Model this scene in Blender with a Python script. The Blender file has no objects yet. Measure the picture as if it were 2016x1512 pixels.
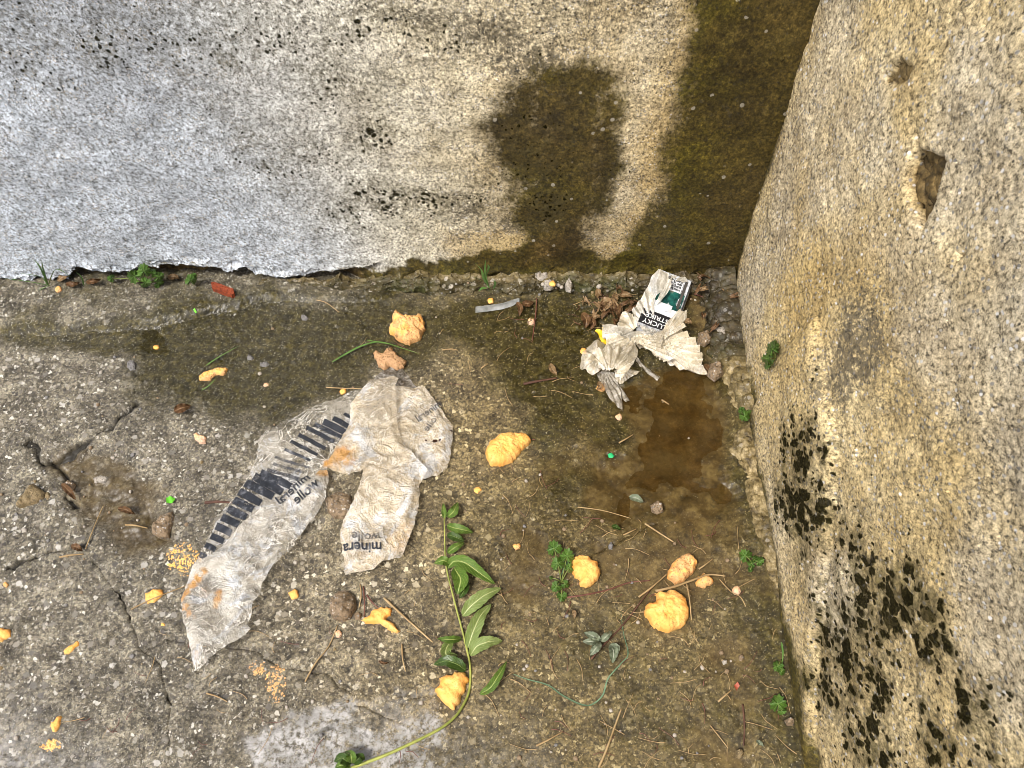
import bpy, bmesh, math, random
import numpy as np
from mathutils import Vector, Matrix
from mathutils.geometry import delaunay_2d_cdt
random.seed(7)
S = bpy.context.scene
COL = S.collection

# ------------------------------------------------------------ camera, sky, sun, exposure
PITCH = math.radians(55.9); FPX = 2000.0; CH = 1.25
cam_d = bpy.data.cameras.new('camera'); cam = bpy.data.objects.new('camera', cam_d); COL.objects.link(cam)
cam_d.sensor_width = 36.0; cam_d.lens = 36.0 * FPX / 2016.0; cam_d.clip_start = 0.01; cam_d.clip_end = 200
cam.location = (0, 0, CH); cam.rotation_euler = (math.pi / 2 - PITCH, 0, 0)
S.camera = cam
SUN_EL, SUN_AZ = 58, -38          # azimuth measured from -Y (behind the camera) towards -X
w = bpy.data.worlds.new('World'); S.world = w; w.use_nodes = True
wn = w.node_tree; bg = wn.nodes['Background']; sky = wn.nodes.new('ShaderNodeTexSky')
sky.sky_type = 'NISHITA'; sky.sun_disc = False; sky.sun_elevation = math.radians(SUN_EL)
sky.sun_rotation = math.radians(180 - SUN_AZ); sky.dust_density = 3.0; sky.air_density = 0.7; sky.ozone_density = 0.6
wn.links.new(sky.outputs[0], bg.inputs[0]); bg.inputs[1].default_value = 0.105
sd = bpy.data.lights.new('sun', 'SUN'); sun = bpy.data.objects.new('sun', sd); COL.objects.link(sun)
sd.energy = 2.0; sd.angle = math.radians(9); sd.color = (1.0, 0.95, 0.87)
a = math.radians(SUN_AZ); e = math.radians(SUN_EL)
tosun = Vector((math.sin(a) * math.cos(e), -math.cos(a) * math.cos(e), math.sin(e)))
sun.rotation_euler = tosun.to_track_quat('Z', 'Y').to_euler()
S.view_settings.view_transform = 'Standard'; S.view_settings.look = 'None'; S.view_settings.gamma = 1.0
S.view_settings.exposure = 1.1
S.cycles.filter_width = 0.8; S.cycles.adaptive_threshold = 0.035; S.cycles.max_bounces = 5; S.cycles.diffuse_bounces = 2; S.cycles.glossy_bounces = 2; S.cycles.transmission_bounces = 3

# ------------------------------------------------------------ from a point of the photo to a place
CAMP = np.array([0, 0, CH])
FW = np.array([0, math.cos(PITCH), -math.sin(PITCH)]); UP = np.array([0, math.sin(PITCH), math.cos(PITCH)]); RT = np.array([1.0, 0, 0])
def ray(px, py):
    px = np.asarray(px, float); py = np.asarray(py, float)
    return FW + ((px - 1008) / FPX)[..., None] * RT + ((756 - py) / FPX)[..., None] * UP
def G(px, py, z=0.0):
    d = ray(px, py); t = (z - CH) / d[..., 2]
    p = CAMP + d * t[..., None] if np.ndim(t) else CAMP + d * t
    return p[..., 0], p[..., 1]
def GP(pts, z=0.0):
    a = np.array(pts, float); x, y = G(a[:, 0], a[:, 1], z); return np.stack([x, y], 1)
def Z(pts, ox, oy, s):          # enlarged view -> photo pixels
    return [(ox + x / s, oy + y / s) for x, y in pts]

# walls: base points and planes
_a = G(0, 566); _b = G(1450, 560)
BB0 = np.array([_a[0], _a[1]]); BB1 = np.array([_b[0], _b[1]])
_c = G(1455, 700); _d = G(1592, 1512)
RR0 = np.array([_c[0], _c[1]]); RR1 = np.array([_d[0], _d[1]])
def isect(p, d, q, f):
    A = np.array([[d[0], -f[0]], [d[1], -f[1]]]); t = np.linalg.solve(A, q - p); return p + d * t[0]
CORN = isect(BB0, BB1 - BB0, RR0, RR1 - RR0)
BD = (BB0 - CORN) / np.linalg.norm(BB0 - CORN)      # along back wall, away from the corner (-x)
RD = (RR1 - RR0) / np.linalg.norm(RR1 - RR0)        # along right wall, towards the viewer (-y)
BN = np.array([-BD[1], BD[0]]);  BN = BN if BN[1] < 0 else -BN   # outward normals
RN = np.array([-RD[1], RD[0]]);  RN = RN if RN[0] < 0 else -RN
def planehit(px, py, p0, n):
    d = ray(px, py); t = np.dot(p0 - CAMP, n) / (d @ n); return CAMP + d * (t[..., None] if np.ndim(t) else t)
C3 = np.array([CORN[0], CORN[1], 0.0])
RN3 = np.array([RN[0], RN[1], 0.0]); RD3 = np.array([RD[0], RD[1], 0.0]); BD3 = np.array([BD[0], BD[1], 0])
Ptop = planehit(1612, 0, C3, RN3)
_v = Ptop - C3
BNp = np.cross(BD3, _v); BNp /= np.linalg.norm(BNp);  BNp = BNp if BNp[1] < 0 else -BNp
BUP = np.cross(BNp, BD3); BUP /= np.linalg.norm(BUP); BUP = BUP if BUP[2] > 0 else -BUP
def Wb(pts):                    # photo point -> (distance from the corner, height) on the back wall
    a = np.array(pts, float); p = planehit(a[:, 0], a[:, 1], C3, BNp) - C3
    return np.stack([p @ BD3, p @ BUP], 1)
def Wr(pts):
    a = np.array(pts, float); p = planehit(a[:, 0], a[:, 1], C3, RN3) - C3
    return np.stack([p @ RD3, p[:, 2]], 1)
print('corner', CORN, 'BUP', BUP, 'Wb top left', Wb([(0, 0)]), 'Wr', Wr([(2016, 0), (2016, 1512), (1592, 1512)]))

# ------------------------------------------------------------ numpy noise
_rs = np.random.RandomState(11); _TAB = _rs.rand(256, 256)
def vn(x, y, seed=0):
    x = np.asarray(x, float) + seed * 17.3; y = np.asarray(y, float) + seed * 5.71
    xi = np.floor(x).astype(int); yi = np.floor(y).astype(int); fx = x - xi; fy = y - yi
    fx = fx * fx * (3 - 2 * fx); fy = fy * fy * (3 - 2 * fy)
    T = lambda i, j: _TAB[i & 255, j & 255]
    a = T(xi, yi) * (1 - fx) + T(xi + 1, yi) * fx; b = T(xi, yi + 1) * (1 - fx) + T(xi + 1, yi + 1) * fx
    return (a * (1 - fy) + b * fy) * 2 - 1
def fbm(x, y, f, o=4, seed=0, g=0.5):
    s = 0; am = 1; n = 0
    for i in range(o):
        c, q = math.cos(i * .9), math.sin(i * .9)
        s = s + am * vn((x * c - y * q) * f, (x * q + y * c) * f, seed + i * 3); n += am; am *= g; f *= 2.03
    return s / n
def tri(t): return np.abs((t % 1.0) * 2 - 1) * 2 - 1
def worley(x, y, f, seed=0):
    x = np.asarray(x) * f; y = np.asarray(y) * f; xi = np.floor(x).astype(int); yi = np.floor(y).astype(int)
    d1 = np.full(x.shape, 9.0); d2 = np.full(x.shape, 9.0); rid = np.zeros(x.shape)
    for i in (-1, 0, 1):
        for j in (-1, 0, 1):
            cx = xi + i; cy = yi + j
            px = cx + _TAB[(cx + seed * 7) & 255, cy & 255]; py = cy + _TAB[(cx + 91) & 255, (cy + seed * 13 + 37) & 255]
            d = np.hypot(px - x, py - y); r = _TAB[(cx + 55) & 255, (cy + 77) & 255]
            cl = d < d1; d2 = np.where(cl, d1, np.minimum(d2, d)); rid = np.where(cl, r, rid); d1 = np.where(cl, d, d1)
    return d1, d2, rid
def crumple(x, y, f, seed=0, n=5):
    s = 0; am = 1; t = 0; rr = random.Random(seed)
    wx = vn(x * f * .7, y * f * .7, seed) * .5; wy = vn(x * f * .7, y * f * .7, seed + 9) * .5
    for i in range(n):
        an = rr.uniform(0, math.pi); fr = f * (1.0 + .6 * i)
        s = s + am * tri((x * math.cos(an) + y * math.sin(an)) * fr + wx * (1 + .4 * i) + wy * .7 + rr.random()); t += am; am *= .68
    return s / t
def sstep(a, b, x):
    t = np.clip((x - a) / (b - a), 0, 1); return t * t * (3 - 2 * t)
def sdf(poly, x, y):            # signed distance, negative inside
    x = np.asarray(x, float); y = np.asarray(y, float)
    P = np.asarray(poly, float); n = len(P); d = np.full(x.shape, 1e9); ins = np.zeros(x.shape, bool)
    for i in range(n):
        ax, ay = P[i]; bx, by = P[(i + 1) % n]; ex, ey = bx - ax, by - ay
        t = np.clip(((x - ax) * ex + (y - ay) * ey) / (ex * ex + ey * ey + 1e-12), 0, 1)
        d = np.minimum(d, np.hypot(x - ax - t * ex, y - ay - t * ey))
        c = ((ay > y) != (by > y)) & (x < (bx - ax) * (y - ay) / ((by - ay) if by != ay else 1e-12) + ax)
        ins ^= c
    return np.where(ins, -d, d)
def pline(P, x, y):             # distance to an open line
    P = np.asarray(P, float); d = np.full(np.shape(x), 1e9)
    for i in range(len(P) - 1):
        ax, ay = P[i]; ex, ey = P[i + 1] - P[i]
        t = np.clip(((x - ax) * ex + (y - ay) * ey) / (ex * ex + ey * ey + 1e-12), 0, 1)
        d = np.minimum(d, np.hypot(x - ax - t * ex, y - ay - t * ey))
    return d
def mask(poly, x, y, soft=.01, rough=.015, f=40, seed=0):
    return sstep(soft, -soft, sdf(poly, x, y) + fbm(x, y, f, 4, seed) * rough)

# ------------------------------------------------------------ objects and tags
def tag(o, label=None, cat=None, group=None, kind=None):
    if label: o['label'] = label
    if cat: o['category'] = cat
    if group: o['group'] = group
    if kind: o['kind'] = kind
    return o
def link(name, me, mat=None, parent=None):
    o = bpy.data.objects.new(name, me); COL.objects.link(o)
    if mat and me is not None and not me.materials: me.materials.append(mat)
    if parent: o.parent = parent; o.matrix_parent_inverse = parent.matrix_basis.inverted()
    return o
def empty(name, loc, label, cat, group=None):
    o = bpy.data.objects.new(name, None); COL.objects.link(o); o.location = loc; o.empty_display_size = .02
    return tag(o, label, cat, group)
def mesh(name, V, F, smooth=True, attrs=None, uv=None):
    me = bpy.data.meshes.new(name); me.from_pydata([tuple(map(float, v)) for v in V], [], F)
    if smooth: me.polygons.foreach_set('use_smooth', [True] * len(me.polygons))
    for k, v in (attrs or {}).items():
        a = me.attributes.new(k, 'FLOAT', 'POINT'); a.data.foreach_set('value', np.asarray(v, np.float32))
    if uv is not None:
        l = me.uv_layers.new(name='UVMap'); li = np.zeros(len(me.loops), int); me.loops.foreach_get('vertex_index', li)
        l.data.foreach_set('uv', np.asarray(uv, np.float32)[li].ravel())
    me.update(); return me
def grid_mesh(name, P, attrs):
    nu, nv = P.shape[:2]; me = bpy.data.meshes.new(name)
    me.vertices.add(nu * nv); me.vertices.foreach_set('co', P.reshape(-1).astype(np.float32))
    i = np.arange(nu * nv).reshape(nu, nv)
    q = np.stack([i[:-1, :-1], i[1:, :-1], i[1:, 1:], i[:-1, 1:]], -1).reshape(-1, 4)
    me.loops.add(q.size); me.loops.foreach_set('vertex_index', q.ravel().astype(np.int32))
    me.polygons.add(len(q)); me.polygons.foreach_set('loop_start', np.arange(0, q.size, 4, dtype=np.int32))
    me.polygons.foreach_set('loop_total', np.full(len(q), 4, np.int32))
    me.update(calc_edges=True); me.polygons.foreach_set('use_smooth', np.ones(len(q), bool))
    for k, v in attrs.items():
        a = me.attributes.new(k, 'FLOAT', 'POINT'); a.data.foreach_set('value', v.reshape(-1).astype(np.float32))
    me.validate(); return me
def coords(lo, a, b, hi, step):  # fine between a and b, growing coarser outwards
    mid = list(np.arange(a, b + step, step)); L = []; s = step; x = a
    while x > lo: s *= 1.35; x -= s; L.append(max(x, lo))
    R_ = []; s = step; x = mid[-1]
    while x < hi: s *= 1.35; x += s; R_.append(min(x, hi))
    return np.array(L[::-1] + mid + R_)

# ------------------------------------------------------------ material helper
class M:
    def __init__(s, name):
        s.m = bpy.data.materials.new(name); s.m.use_nodes = True; s.t = s.m.node_tree; s.N = s.t.nodes
        s.b = s.N['Principled BSDF']; s.out = s.N['Material Output']
        s.pos = s.N.new('ShaderNodeTexCoord').outputs['Object']
    def put(s, sock, v):
        if isinstance(v, bpy.types.NodeSocket): s.t.links.new(v, sock)
        elif v is not None:
            if isinstance(v, tuple) and len(v) == 3 and sock.type == 'RGBA': v = (*v, 1)
            sock.default_value = v
    def node(s, ty, ins={}, out=0, **kw):
        n = s.N.new(ty)
        for k, v in kw.items(): setattr(n, k, v)
        for k, v in ins.items(): s.put(n.inputs[k], v)
        return n.outputs[out]
    def noise(s, sc, det=3, ro=.6, dist=0, vec=None, out=0):
        return s.node('ShaderNodeTexNoise', {'Vector': vec or s.pos, 'Scale': sc, 'Detail': det, 'Roughness': ro, 'Distortion': dist}, out)
    def vor(s, sc, vec=None, feature='F1', rnd=1.0):
        n = s.N.new('ShaderNodeTexVoronoi'); n.feature = feature; s.put(n.inputs['Vector'], vec or s.pos)
        n.inputs['Scale'].default_value = sc; n.inputs['Randomness'].default_value = rnd
        return (n.outputs['Distance'], n.outputs['Color']) if feature != 'DISTANCE_TO_EDGE' else n.outputs['Distance']
    def math(s, op, a, b=None, c=None, clamp=False):
        n = s.N.new('ShaderNodeMath'); n.operation = op; n.use_clamp = clamp
        for i, v in enumerate((a, b, c)):
            if v is not None: s.put(n.inputs[i], v)
        return n.outputs[0]
    def add(s, a, b): return s.math('ADD', a, b)
    def mul(s, a, b): return s.math('MULTIPLY', a, b)
    def step(s, a, b, v, lo=0.0, hi=1.0):
        n = s.N.new('ShaderNodeMapRange'); n.interpolation_type = 'SMOOTHSTEP'
        s.put(n.inputs['Value'], v); n.inputs['To Min'].default_value = lo; n.inputs['To Max'].default_value = hi
        if a > b:
            a, b = b, a; n.inputs['To Min'].default_value = hi; n.inputs['To Max'].default_value = lo
        n.inputs['From Min'].default_value = a; n.inputs['From Max'].default_value = b
        return n.outputs[0]
    def mix(s, f, a, b, mode='MIX'):
        n = s.N.new('ShaderNodeMix'); n.data_type = 'RGBA'; n.blend_type = mode
        s.put(n.inputs[0], f); s.put(n.inputs[6], a); s.put(n.inputs[7], b); return n.outputs[2]
    def ramp(s, f, *st):
        n = s.N.new('ShaderNodeValToRGB'); s.put(n.inputs[0], f); e = n.color_ramp.elements
        while len(e) < len(st): e.new(.5)
        for i, (p, c) in enumerate(st): e[i].position = p; e[i].color = (*c, 1)
        return n.outputs[0]
    def attr(s, name): return s.node('ShaderNodeAttribute', {}, 2, attribute_name=name)
    def sep(s, c, i): return s.node('ShaderNodeSeparateColor', {0: c}, i)
    def scale(s, v, sc, rot=(0, 0, 0)):
        return s.node('ShaderNodeMapping', {'Vector': v, 'Scale': sc, 'Rotation': rot})
    def bump(s, h, dist, strength=1.0):
        return s.node('ShaderNodeBump', {'Height': h, 'Distance': dist, 'Strength': strength})
    def done(s, color, rough=.8, spec=.3, normal=None, **kw):
        s.put(s.b.inputs['Base Color'], color); s.put(s.b.inputs['Roughness'], rough); s.put(s.b.inputs['Specular IOR Level'], spec)
        if normal is not None: s.put(s.b.inputs['Normal'], normal)
        for k, v in kw.items(): s.put(s.b.inputs[k], v)
        return s.m
    def disp(s, h):
        d = s.node('ShaderNodeDisplacement', {'Height': h, 'Midlevel': 0.0, 'Scale': 1.0})
        s.t.links.new(d, s.out.inputs['Displacement']); s.m.displacement_method = 'DISPLACEMENT'

# ------------------------------------------------------------ the big rough surfaces' materials
def mat_ground():
    m = M('rough_concrete_ground'); A = m.attr
    wet, moss, mud, pale, cr, cool = A('wet'), A('moss'), A('mud'), A('pale'), A('crack'), A('cool')
    wp = m.node('ShaderNodeVectorMath', {0: m.pos, 1: m.node('ShaderNodeVectorMath', {0: m.noise(190, 3, out=1), 1: (.009, .009, .009)}, operation='MULTIPLY')}, operation='ADD')
    d1, c1 = m.vor(200, wp); d2, c2 = m.vor(430, wp); d3, c3 = m.vor(75, wp)
    n1 = m.noise(34, 6, .7); n2 = m.noise(260, 4, .75); n3 = m.noise(7, 5, .6)
    cem = m.ramp(n1, (.32, (.035, .03, .021)), (.5, (.115, .102, .078)), (.66, (.24, .218, .17)))
    cem = m.mix(.85, cem, m.ramp(n2, (.34, (.12, .12, .12)), (.5, (.85, .85, .85)), (.64, (2.1, 2.1, 2.0))), 'MULTIPLY')
    g2 = m.sep(c2, 0); grain = m.ramp(g2, (0, (.03, .027, .022)), (.45, (.11, .1, .08)), (.72, (.2, .19, .165)), (.92, (.38, .37, .34)))
    gm = m.mul(m.step(.46, .34, d2), m.step(.35, .45, m.sep(c2, 1)))
    cem = m.mix(m.mul(gm, .85), cem, grain)
    pc = m.ramp(m.sep(c1, 0), (0, (.03, .028, .025)), (.3, (.11, .1, .09)), (.55, (.23, .205, .16)), (.8, (.34, .325, .29)), (.99, (.58, .57, .53)))
    pc = m.mix(.5, pc, m.ramp(m.noise(500, 2), (.3, (.6, .6, .6)), (.7, (1.3, 1.3, 1.3))), 'MULTIPLY')
    pm = m.mul(m.step(-.03, .04, m.math('SUBTRACT', m.add(.12, m.mul(m.sep(c1, 2), .5)), d1)), m.step(.3, .4, m.sep(c1, 1)))
    bc = m.ramp(m.sep(c3, 0), (0, (.09, .085, .08)), (.5, (.2, .185, .16)), (1, (.4, .39, .37)))
    bm = m.mul(m.step(.34, .28, d3), m.step(.74, .8, m.sep(c3, 1)))
    keep = m.math('SUBTRACT', 1.0, m.math('MINIMUM', m.add(m.mul(moss, .5), m.mul(mud, .75)), .95))
    col = m.mix(m.mul(pm, m.add(m.mul(keep, .85), .08)), cem, pc)
    col = m.mix(m.mul(bm, keep), col, bc)
    # large tone changes
    col = m.mix(.8, col, m.ramp(n3, (.3, (.62, .6, .56)), (.7, (1.3, 1.28, 1.22))), 'MULTIPLY')
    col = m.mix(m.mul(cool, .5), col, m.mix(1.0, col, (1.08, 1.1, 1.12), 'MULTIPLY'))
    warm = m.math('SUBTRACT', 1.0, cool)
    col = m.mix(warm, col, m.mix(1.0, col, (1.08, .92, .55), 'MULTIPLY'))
    # mortar patch
    pcol = m.ramp(m.noise(60, 6, .7), (.3, (.12, .115, .1)), (.5, (.28, .275, .26)), (.7, (.5, .49, .48)))
    col = m.mix(m.mul(pale, m.step(.4, .54, m.noise(120, 5, .8), .1, .92)), col, pcol)
    # algae and mud
    mo = m.ramp(m.noise(90, 5, .75), (.34, (.006, .006, .0015)), (.5, (.03, .0245, .0045)), (.64, (.1, .08, .018)))
    mm = m.mul(moss, m.step(.2, .55, m.add(m.noise(55, 5, .75), m.mul(moss, .25))))
    mm = m.mul(mm, m.math('SUBTRACT', 1.0, m.mul(m.mul(gm, m.step(.62, .8, g2)), .8)))
    col = m.mix(m.mul(mm, .88), col, mo)
    mu = m.ramp(m.noise(45, 5, .7), (.3, (.03, .018, .005)), (.5, (.088, .055, .016)), (.68, (.2, .14, .05)))
    col = m.mix(m.mul(mud, m.step(.2, .55, m.add(m.noise(70, 4, .7), m.mul(mud, .2)), 0, .9)), col, mu)
    sk = m.mul(m.mul(m.step(.34, .22, d2), m.step(.84, .88, m.sep(c2, 2))), m.math('MAXIMUM', moss, m.mul(mud, .6)))
    col = m.mix(m.mul(sk, .75), col, m.ramp(g2, (0, (.16, .14, .08)), (1, (.5, .47, .36))))
    # dark dirt flecks
    dk = m.mul(m.step(.54, .64, m.noise(42, 6, .8)), m.step(.38, .56, m.noise(6, 3, .5)))
    col = m.mix(m.mul(dk, .6), col, (.018, .016, .01))
    col = m.mix(m.mul(wet, .55), col, m.mix(1.0, col, (.5, .5, .46), 'MULTIPLY'))
    col = m.mix(m.mul(cr, .9), col, (.012, .011, .008))
    h = m.add(m.mul(m.mul(m.step(.5, .0, d1), pm), .0016), m.mul(m.mul(m.step(.46, .05, d2), gm), .0007))
    h = m.add(h, m.mul(m.mul(m.step(.4, .0, d3), bm), .0022))
    h = m.add(h, m.mul(n1, .0060)); h = m.add(h, m.mul(n2, .0024)); h = m.add(h, m.mul(dk, -.0015))
    h = m.mul(h, m.add(m.mul(m.math('SUBTRACT', 1.0, m.math('MAXIMUM', mud, m.mul(pale, .6))), .8), .2))
    m.disp(h)
    rough = m.step(0, 1, wet, .75, .33)
    return m.done(col, rough, .35)
def mat_wall(kind):
    m = M('weathered_' + kind + '_wall_render'); A = m.attr
    cool, moss, spots, dark, ochre, wet = A('cool'), A('moss'), A('spots'), A('dark'), A('ochre'), A('wet')
    if kind == 'right': m.pos = m.scale(m.scale(m.pos, (1, 1, 1), (math.radians(55), 0, 0)), (1, .55, 1))
    else: m.pos = m.scale(m.pos, (1.0, .8, .8))
    n1 = m.noise(14, 6, .65); n2 = m.noise(270 if kind == 'back' else 230, 4, .8); n3 = m.noise(4, 4, .6); n4 = m.noise(520, 3, .7)
    d2, c2 = m.vor(330 if kind == 'back' else 230); d3, c3 = m.vor(110)
    base = m.ramp(m.noise(22, 6, .7), (.3, (.5, .455, .33)), (.5, (.68, .63, .48)), (.7, (.84, .79, .64)) ) if kind == 'back' else m.ramp(m.noise(22, 6, .7), (.3, (.46, .355, .18)), (.5, (.64, .525, .3)), (.7, (.77, .66, .42)))
    base = m.mix(m.mul(ochre, .8), base, m.ramp(n1, (.35, (.36, .25, .09)), (.65, (.58, .43, .18))))
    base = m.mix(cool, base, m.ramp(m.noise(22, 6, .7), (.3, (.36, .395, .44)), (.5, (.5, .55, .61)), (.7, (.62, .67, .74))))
    gr = m.ramp(n2, (.35, (.05, .045, .035)), (.43, (.5, .48, .44)), (.5, (1, 1, .98)), (.62, (1.4, 1.4, 1.4)))
    col = m.mix(.9, base, gr, 'MULTIPLY')
    col = m.mix(.6, col, m.ramp(n4, (.35, (.5, .5, .5)), (.65, (1.4, 1.4, 1.4))), 'MULTIPLY')
    col = m.mix(m.mul(m.step(.42, .3, d2), m.step(.7, .8, m.sep(c2, 1))), col, m.ramp(m.sep(c2, 0), (0, (.2, .19, .17)), (.5, (.42, .39, .33)), (1, (.8, .79, .76))))
    col = m.mix(.8, col, m.ramp(n3, (.3, (.72, .7, .68)), (.7, (1.2, 1.2, 1.2))), 'MULTIPLY')
    col = m.mix(.55 if kind == 'back' else .35, col, m.ramp(m.noise(58, 5, .75), (.36, (.55, .54, .52)), (.5, (1, 1, 1)), (.64, (1.3, 1.3, 1.3))), 'MULTIPLY')
    # grey soot in the pores
    soot = m.mul(m.step(.5, .62, m.noise(120, 5, .8)), m.step(.35, .7, m.noise(9, 4, .6)))
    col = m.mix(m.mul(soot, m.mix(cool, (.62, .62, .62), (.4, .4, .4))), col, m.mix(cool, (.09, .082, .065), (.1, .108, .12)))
    soot2 = m.mul(m.step(0, .6, dark), m.step(.5, .62, m.add(m.noise(150, 5, .8), m.mul(m.math('SUBTRACT', dark, .3), .3))))
    col = m.mix(m.mul(soot2, .85), col, m.mix(m.step(.4, .6, m.noise(300, 2)), (.05, .043, .028), (.13, .11, .075)))
    # moss curtain
    mo = m.ramp(m.add(m.mul(m.noise(26, 6, .75), .5), m.mul(m.noise(190, 4, .8), .5)), (.38, (.006, .005, .0015)), (.47, (.032, .026, .005)), (.55, (.08, .064, .014)), (.64, (.2, .155, .055)))
    mo = m.mix(m.mul(A('brown'), .8), mo, m.ramp(m.add(m.mul(m.noise(20, 6, .75), .5), m.mul(m.noise(190, 4, .8), .5)), (.39, (.007, .006, .003)), (.47, (.036, .027, .009)), (.55, (.09, .066, .025)), (.64, (.22, .165, .08))))
    mo = m.mix(m.mul(m.step(.4, .58, m.noise(13, 5, .7)), m.add(.35, m.mul(A('brown'), .4))), mo, m.mix(1.0, mo, (.34, .33, .3), 'MULTIPLY'))
    mo = m.mix(.7, mo, m.ramp(n2, (.3, (.4, .4, .4)), (.5, (1, 1, 1)), (.68, (1.9, 1.8, 1.6))), 'MULTIPLY')
    mo = m.mix(m.math('MAXIMUM', m.mul(A('brown'), .8), m.step(.6, .42, m.noise(11, 4, .6), .0, .6)), m.mix(1.0, mo, (1.35, 1.42, .5), 'MULTIPLY'), m.mix(1.0, mo, (1.05, .9, .9), 'MULTIPLY'))
    mo = m.mix(m.mul(m.step(.36, .27, d3), m.step(.965, .975, m.sep(c3, 1))), mo, (.32, .3, .25))
    mm = m.step(.22, .8, m.add(m.mul(moss, 1.15), m.mul(m.math('SUBTRACT', m.noise(130, 4, .85), .5), 1.15)))
    mm = m.mul(mm, m.step(.0, .2, moss))
    col = m.mix(m.mul(mm, .97), col, mo)
    # black lichen spots; the spots attribute sets how big and dense they are
    wv = m.node('ShaderNodeVectorMath', {0: m.pos, 1: m.node('ShaderNodeVectorMath', {0: m.noise(130, 3, out=1), 1: (.008, .008, .008)}, operation='MULTIPLY')}, operation='ADD')
    ds, cs = m.vor(150 if kind == 'back' else 130, wv); dt, ct = m.vor(95 if kind == 'back' else 78, wv)
    sz = m.mul(m.math('POWER', spots, .5), m.add(.22, m.mul(m.sep(cs, 0), .36)))
    s1 = m.step(-.07, .09, m.math('SUBTRACT', sz, ds))
    s1 = m.mul(s1, m.step(.2, .3, m.add(m.mul(spots, .55), m.math('SUBTRACT', m.sep(cs, 1), .52))))
    sz2 = m.mul(spots, m.add(.3, m.mul(m.sep(ct, 0), .6)))
    s2 = m.mul(m.step(-.08, .1, m.math('SUBTRACT', sz2, dt)), m.step(.5, .6, m.add(m.mul(spots, .5), m.mul(m.sep(ct, 1), .3))))
    sp = m.mul(m.math('MAXIMUM', s1, s2), m.step(.02, .12, spots))
    spc = m.ramp(m.noise(420, 3, .7), (.38, (.003, .003, .001)), (.56, (.012, .0105, .003)), (.68, (.06, .05, .018)))
    halo = m.mul(m.step(.05, .7, spots), m.step(.4, .6, m.noise(120, 4, .8)))
    col = m.mix(m.mul(halo, .55), col, (.085, .07, .028))
    col = m.mix(m.mul(sp, .96), col, spc)
    fl = m.mul(m.step(.56, .62, m.noise(170, 4, .75)), m.step(.36, .55, m.add(m.mul(m.noise(13, 6, .75), .75), m.mul(dark, .35))))
    col = m.mix(m.mul(fl, .8), col, (.045, .042, .035))
    # tiny pits
    dp, cp = m.vor(160); pit = m.mul(m.step(.3, .16, m.add(dp, m.mul(m.noise(300, 2), .1))), m.step(.8, .84, m.sep(cp, 1)))
    col = m.mix(m.mul(pit, .85), col, (.03, .028, .022))
    # white scuffs
    wsc = m.mul(m.step(.72, .76, m.noise(26, 3, .6)), m.step(.4, .6, m.noise(180, 3, .6)))
    col = m.mix(m.mul(wsc, .6), col, (.66, .64, .6))
    hole = A('hole'); col = m.mix(m.mul(hole, .9), col, m.ramp(m.noise(80, 5, .75), (.37, (.015, .009, .003)), (.5, (.085, .055, .018)), (.66, (.25, .17, .065))))  # recess interiors painted dark brown, standing in for the shade inside
    col = m.mix(m.mul(wet, .5), col, m.mix(1.0, col, (.55, .5, .4), 'MULTIPLY'))
    h = m.add(m.mul(n1, .007 if kind == 'back' else .0045), m.mul(n2, .0011 if kind == 'back' else .0018)); h = m.add(h, m.mul(m.noise(48, 4, .7), .0035))
    h = m.add(h, m.mul(sp, .0011)); h = m.add(h, m.mul(pit, -.0025)); h = m.add(h, m.mul(fl, -.0012)); h = m.add(h, m.mul(n4, .0007))
    m.disp(h)
    return m.done(col, m.math('MAXIMUM', m.step(0, 1, m.math('MAXIMUM', m.mul(moss, .6), wet), .85, .5), sp), m.step(0, 1, sp, .3, .02))
def mat_footing():
    m = M('crumbled_concrete')
    wp = m.node('ShaderNodeVectorMath', {0: m.pos, 1: m.node('ShaderNodeVectorMath', {0: m.noise(120, 2, out=1), 1: (.006, .006, .006)}, operation='MULTIPLY')}, operation='ADD')
    d1, c1 = m.vor(110, wp); d2, c2 = m.vor(330, wp); n1 = m.noise(40, 6, .75)
    col = m.ramp(n1, (.33, (.012, .010, .004)), (.5, (.06, .047, .018)), (.68, (.16, .13, .07)))
    pc = m.ramp(m.sep(c1, 0), (0, (.06, .05, .035)), (.4, (.16, .13, .085)), (.75, (.32, .29, .23)), (1, (.55, .53, .5)))
    col = m.mix(m.mul(m.step(.42, .3, d1), m.step(.55, .65, m.sep(c1, 1))), col, pc)
    col = m.mix(m.mul(m.step(.4, .3, d2), m.step(.6, .7, m.sep(c2, 1))), col, m.ramp(m.sep(c2, 0), (0, (.05, .04, .02)), (1, (.42, .4, .34))))
    mo = m.attr('moss'); col = m.mix(m.mul(mo, m.step(.35, .6, m.noise(60, 4, .7))), col, m.ramp(m.noise(200, 3), (.3, (.012, .014, .003)), (.7, (.07, .07, .016))))
    col = m.mix(m.attr('pale'), col, m.ramp(m.noise(60, 6, .75), (.36, (.03, .02, .006)), (.5, (.17, .125, .05)), (.64, (.42, .33, .17))))
    col = m.mix(m.mul(m.attr('soil'), m.step(.3, .6, m.noise(50, 4, .7), .95, .55)), col, m.ramp(m.noise(90, 4, .75), (.35, (.006, .005, .003)), (.55, (.03, .02, .01)), (.7, (.1, .07, .03))))
    h = m.add(m.mul(m.mul(m.step(.5, 0, d1), m.step(.55, .65, m.sep(c1, 1))), .003), m.add(m.mul(n1, .007), m.mul(m.noise(220, 4, .8), .002)))
    m.disp(h)
    return m.done(col, .62, .35)

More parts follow.
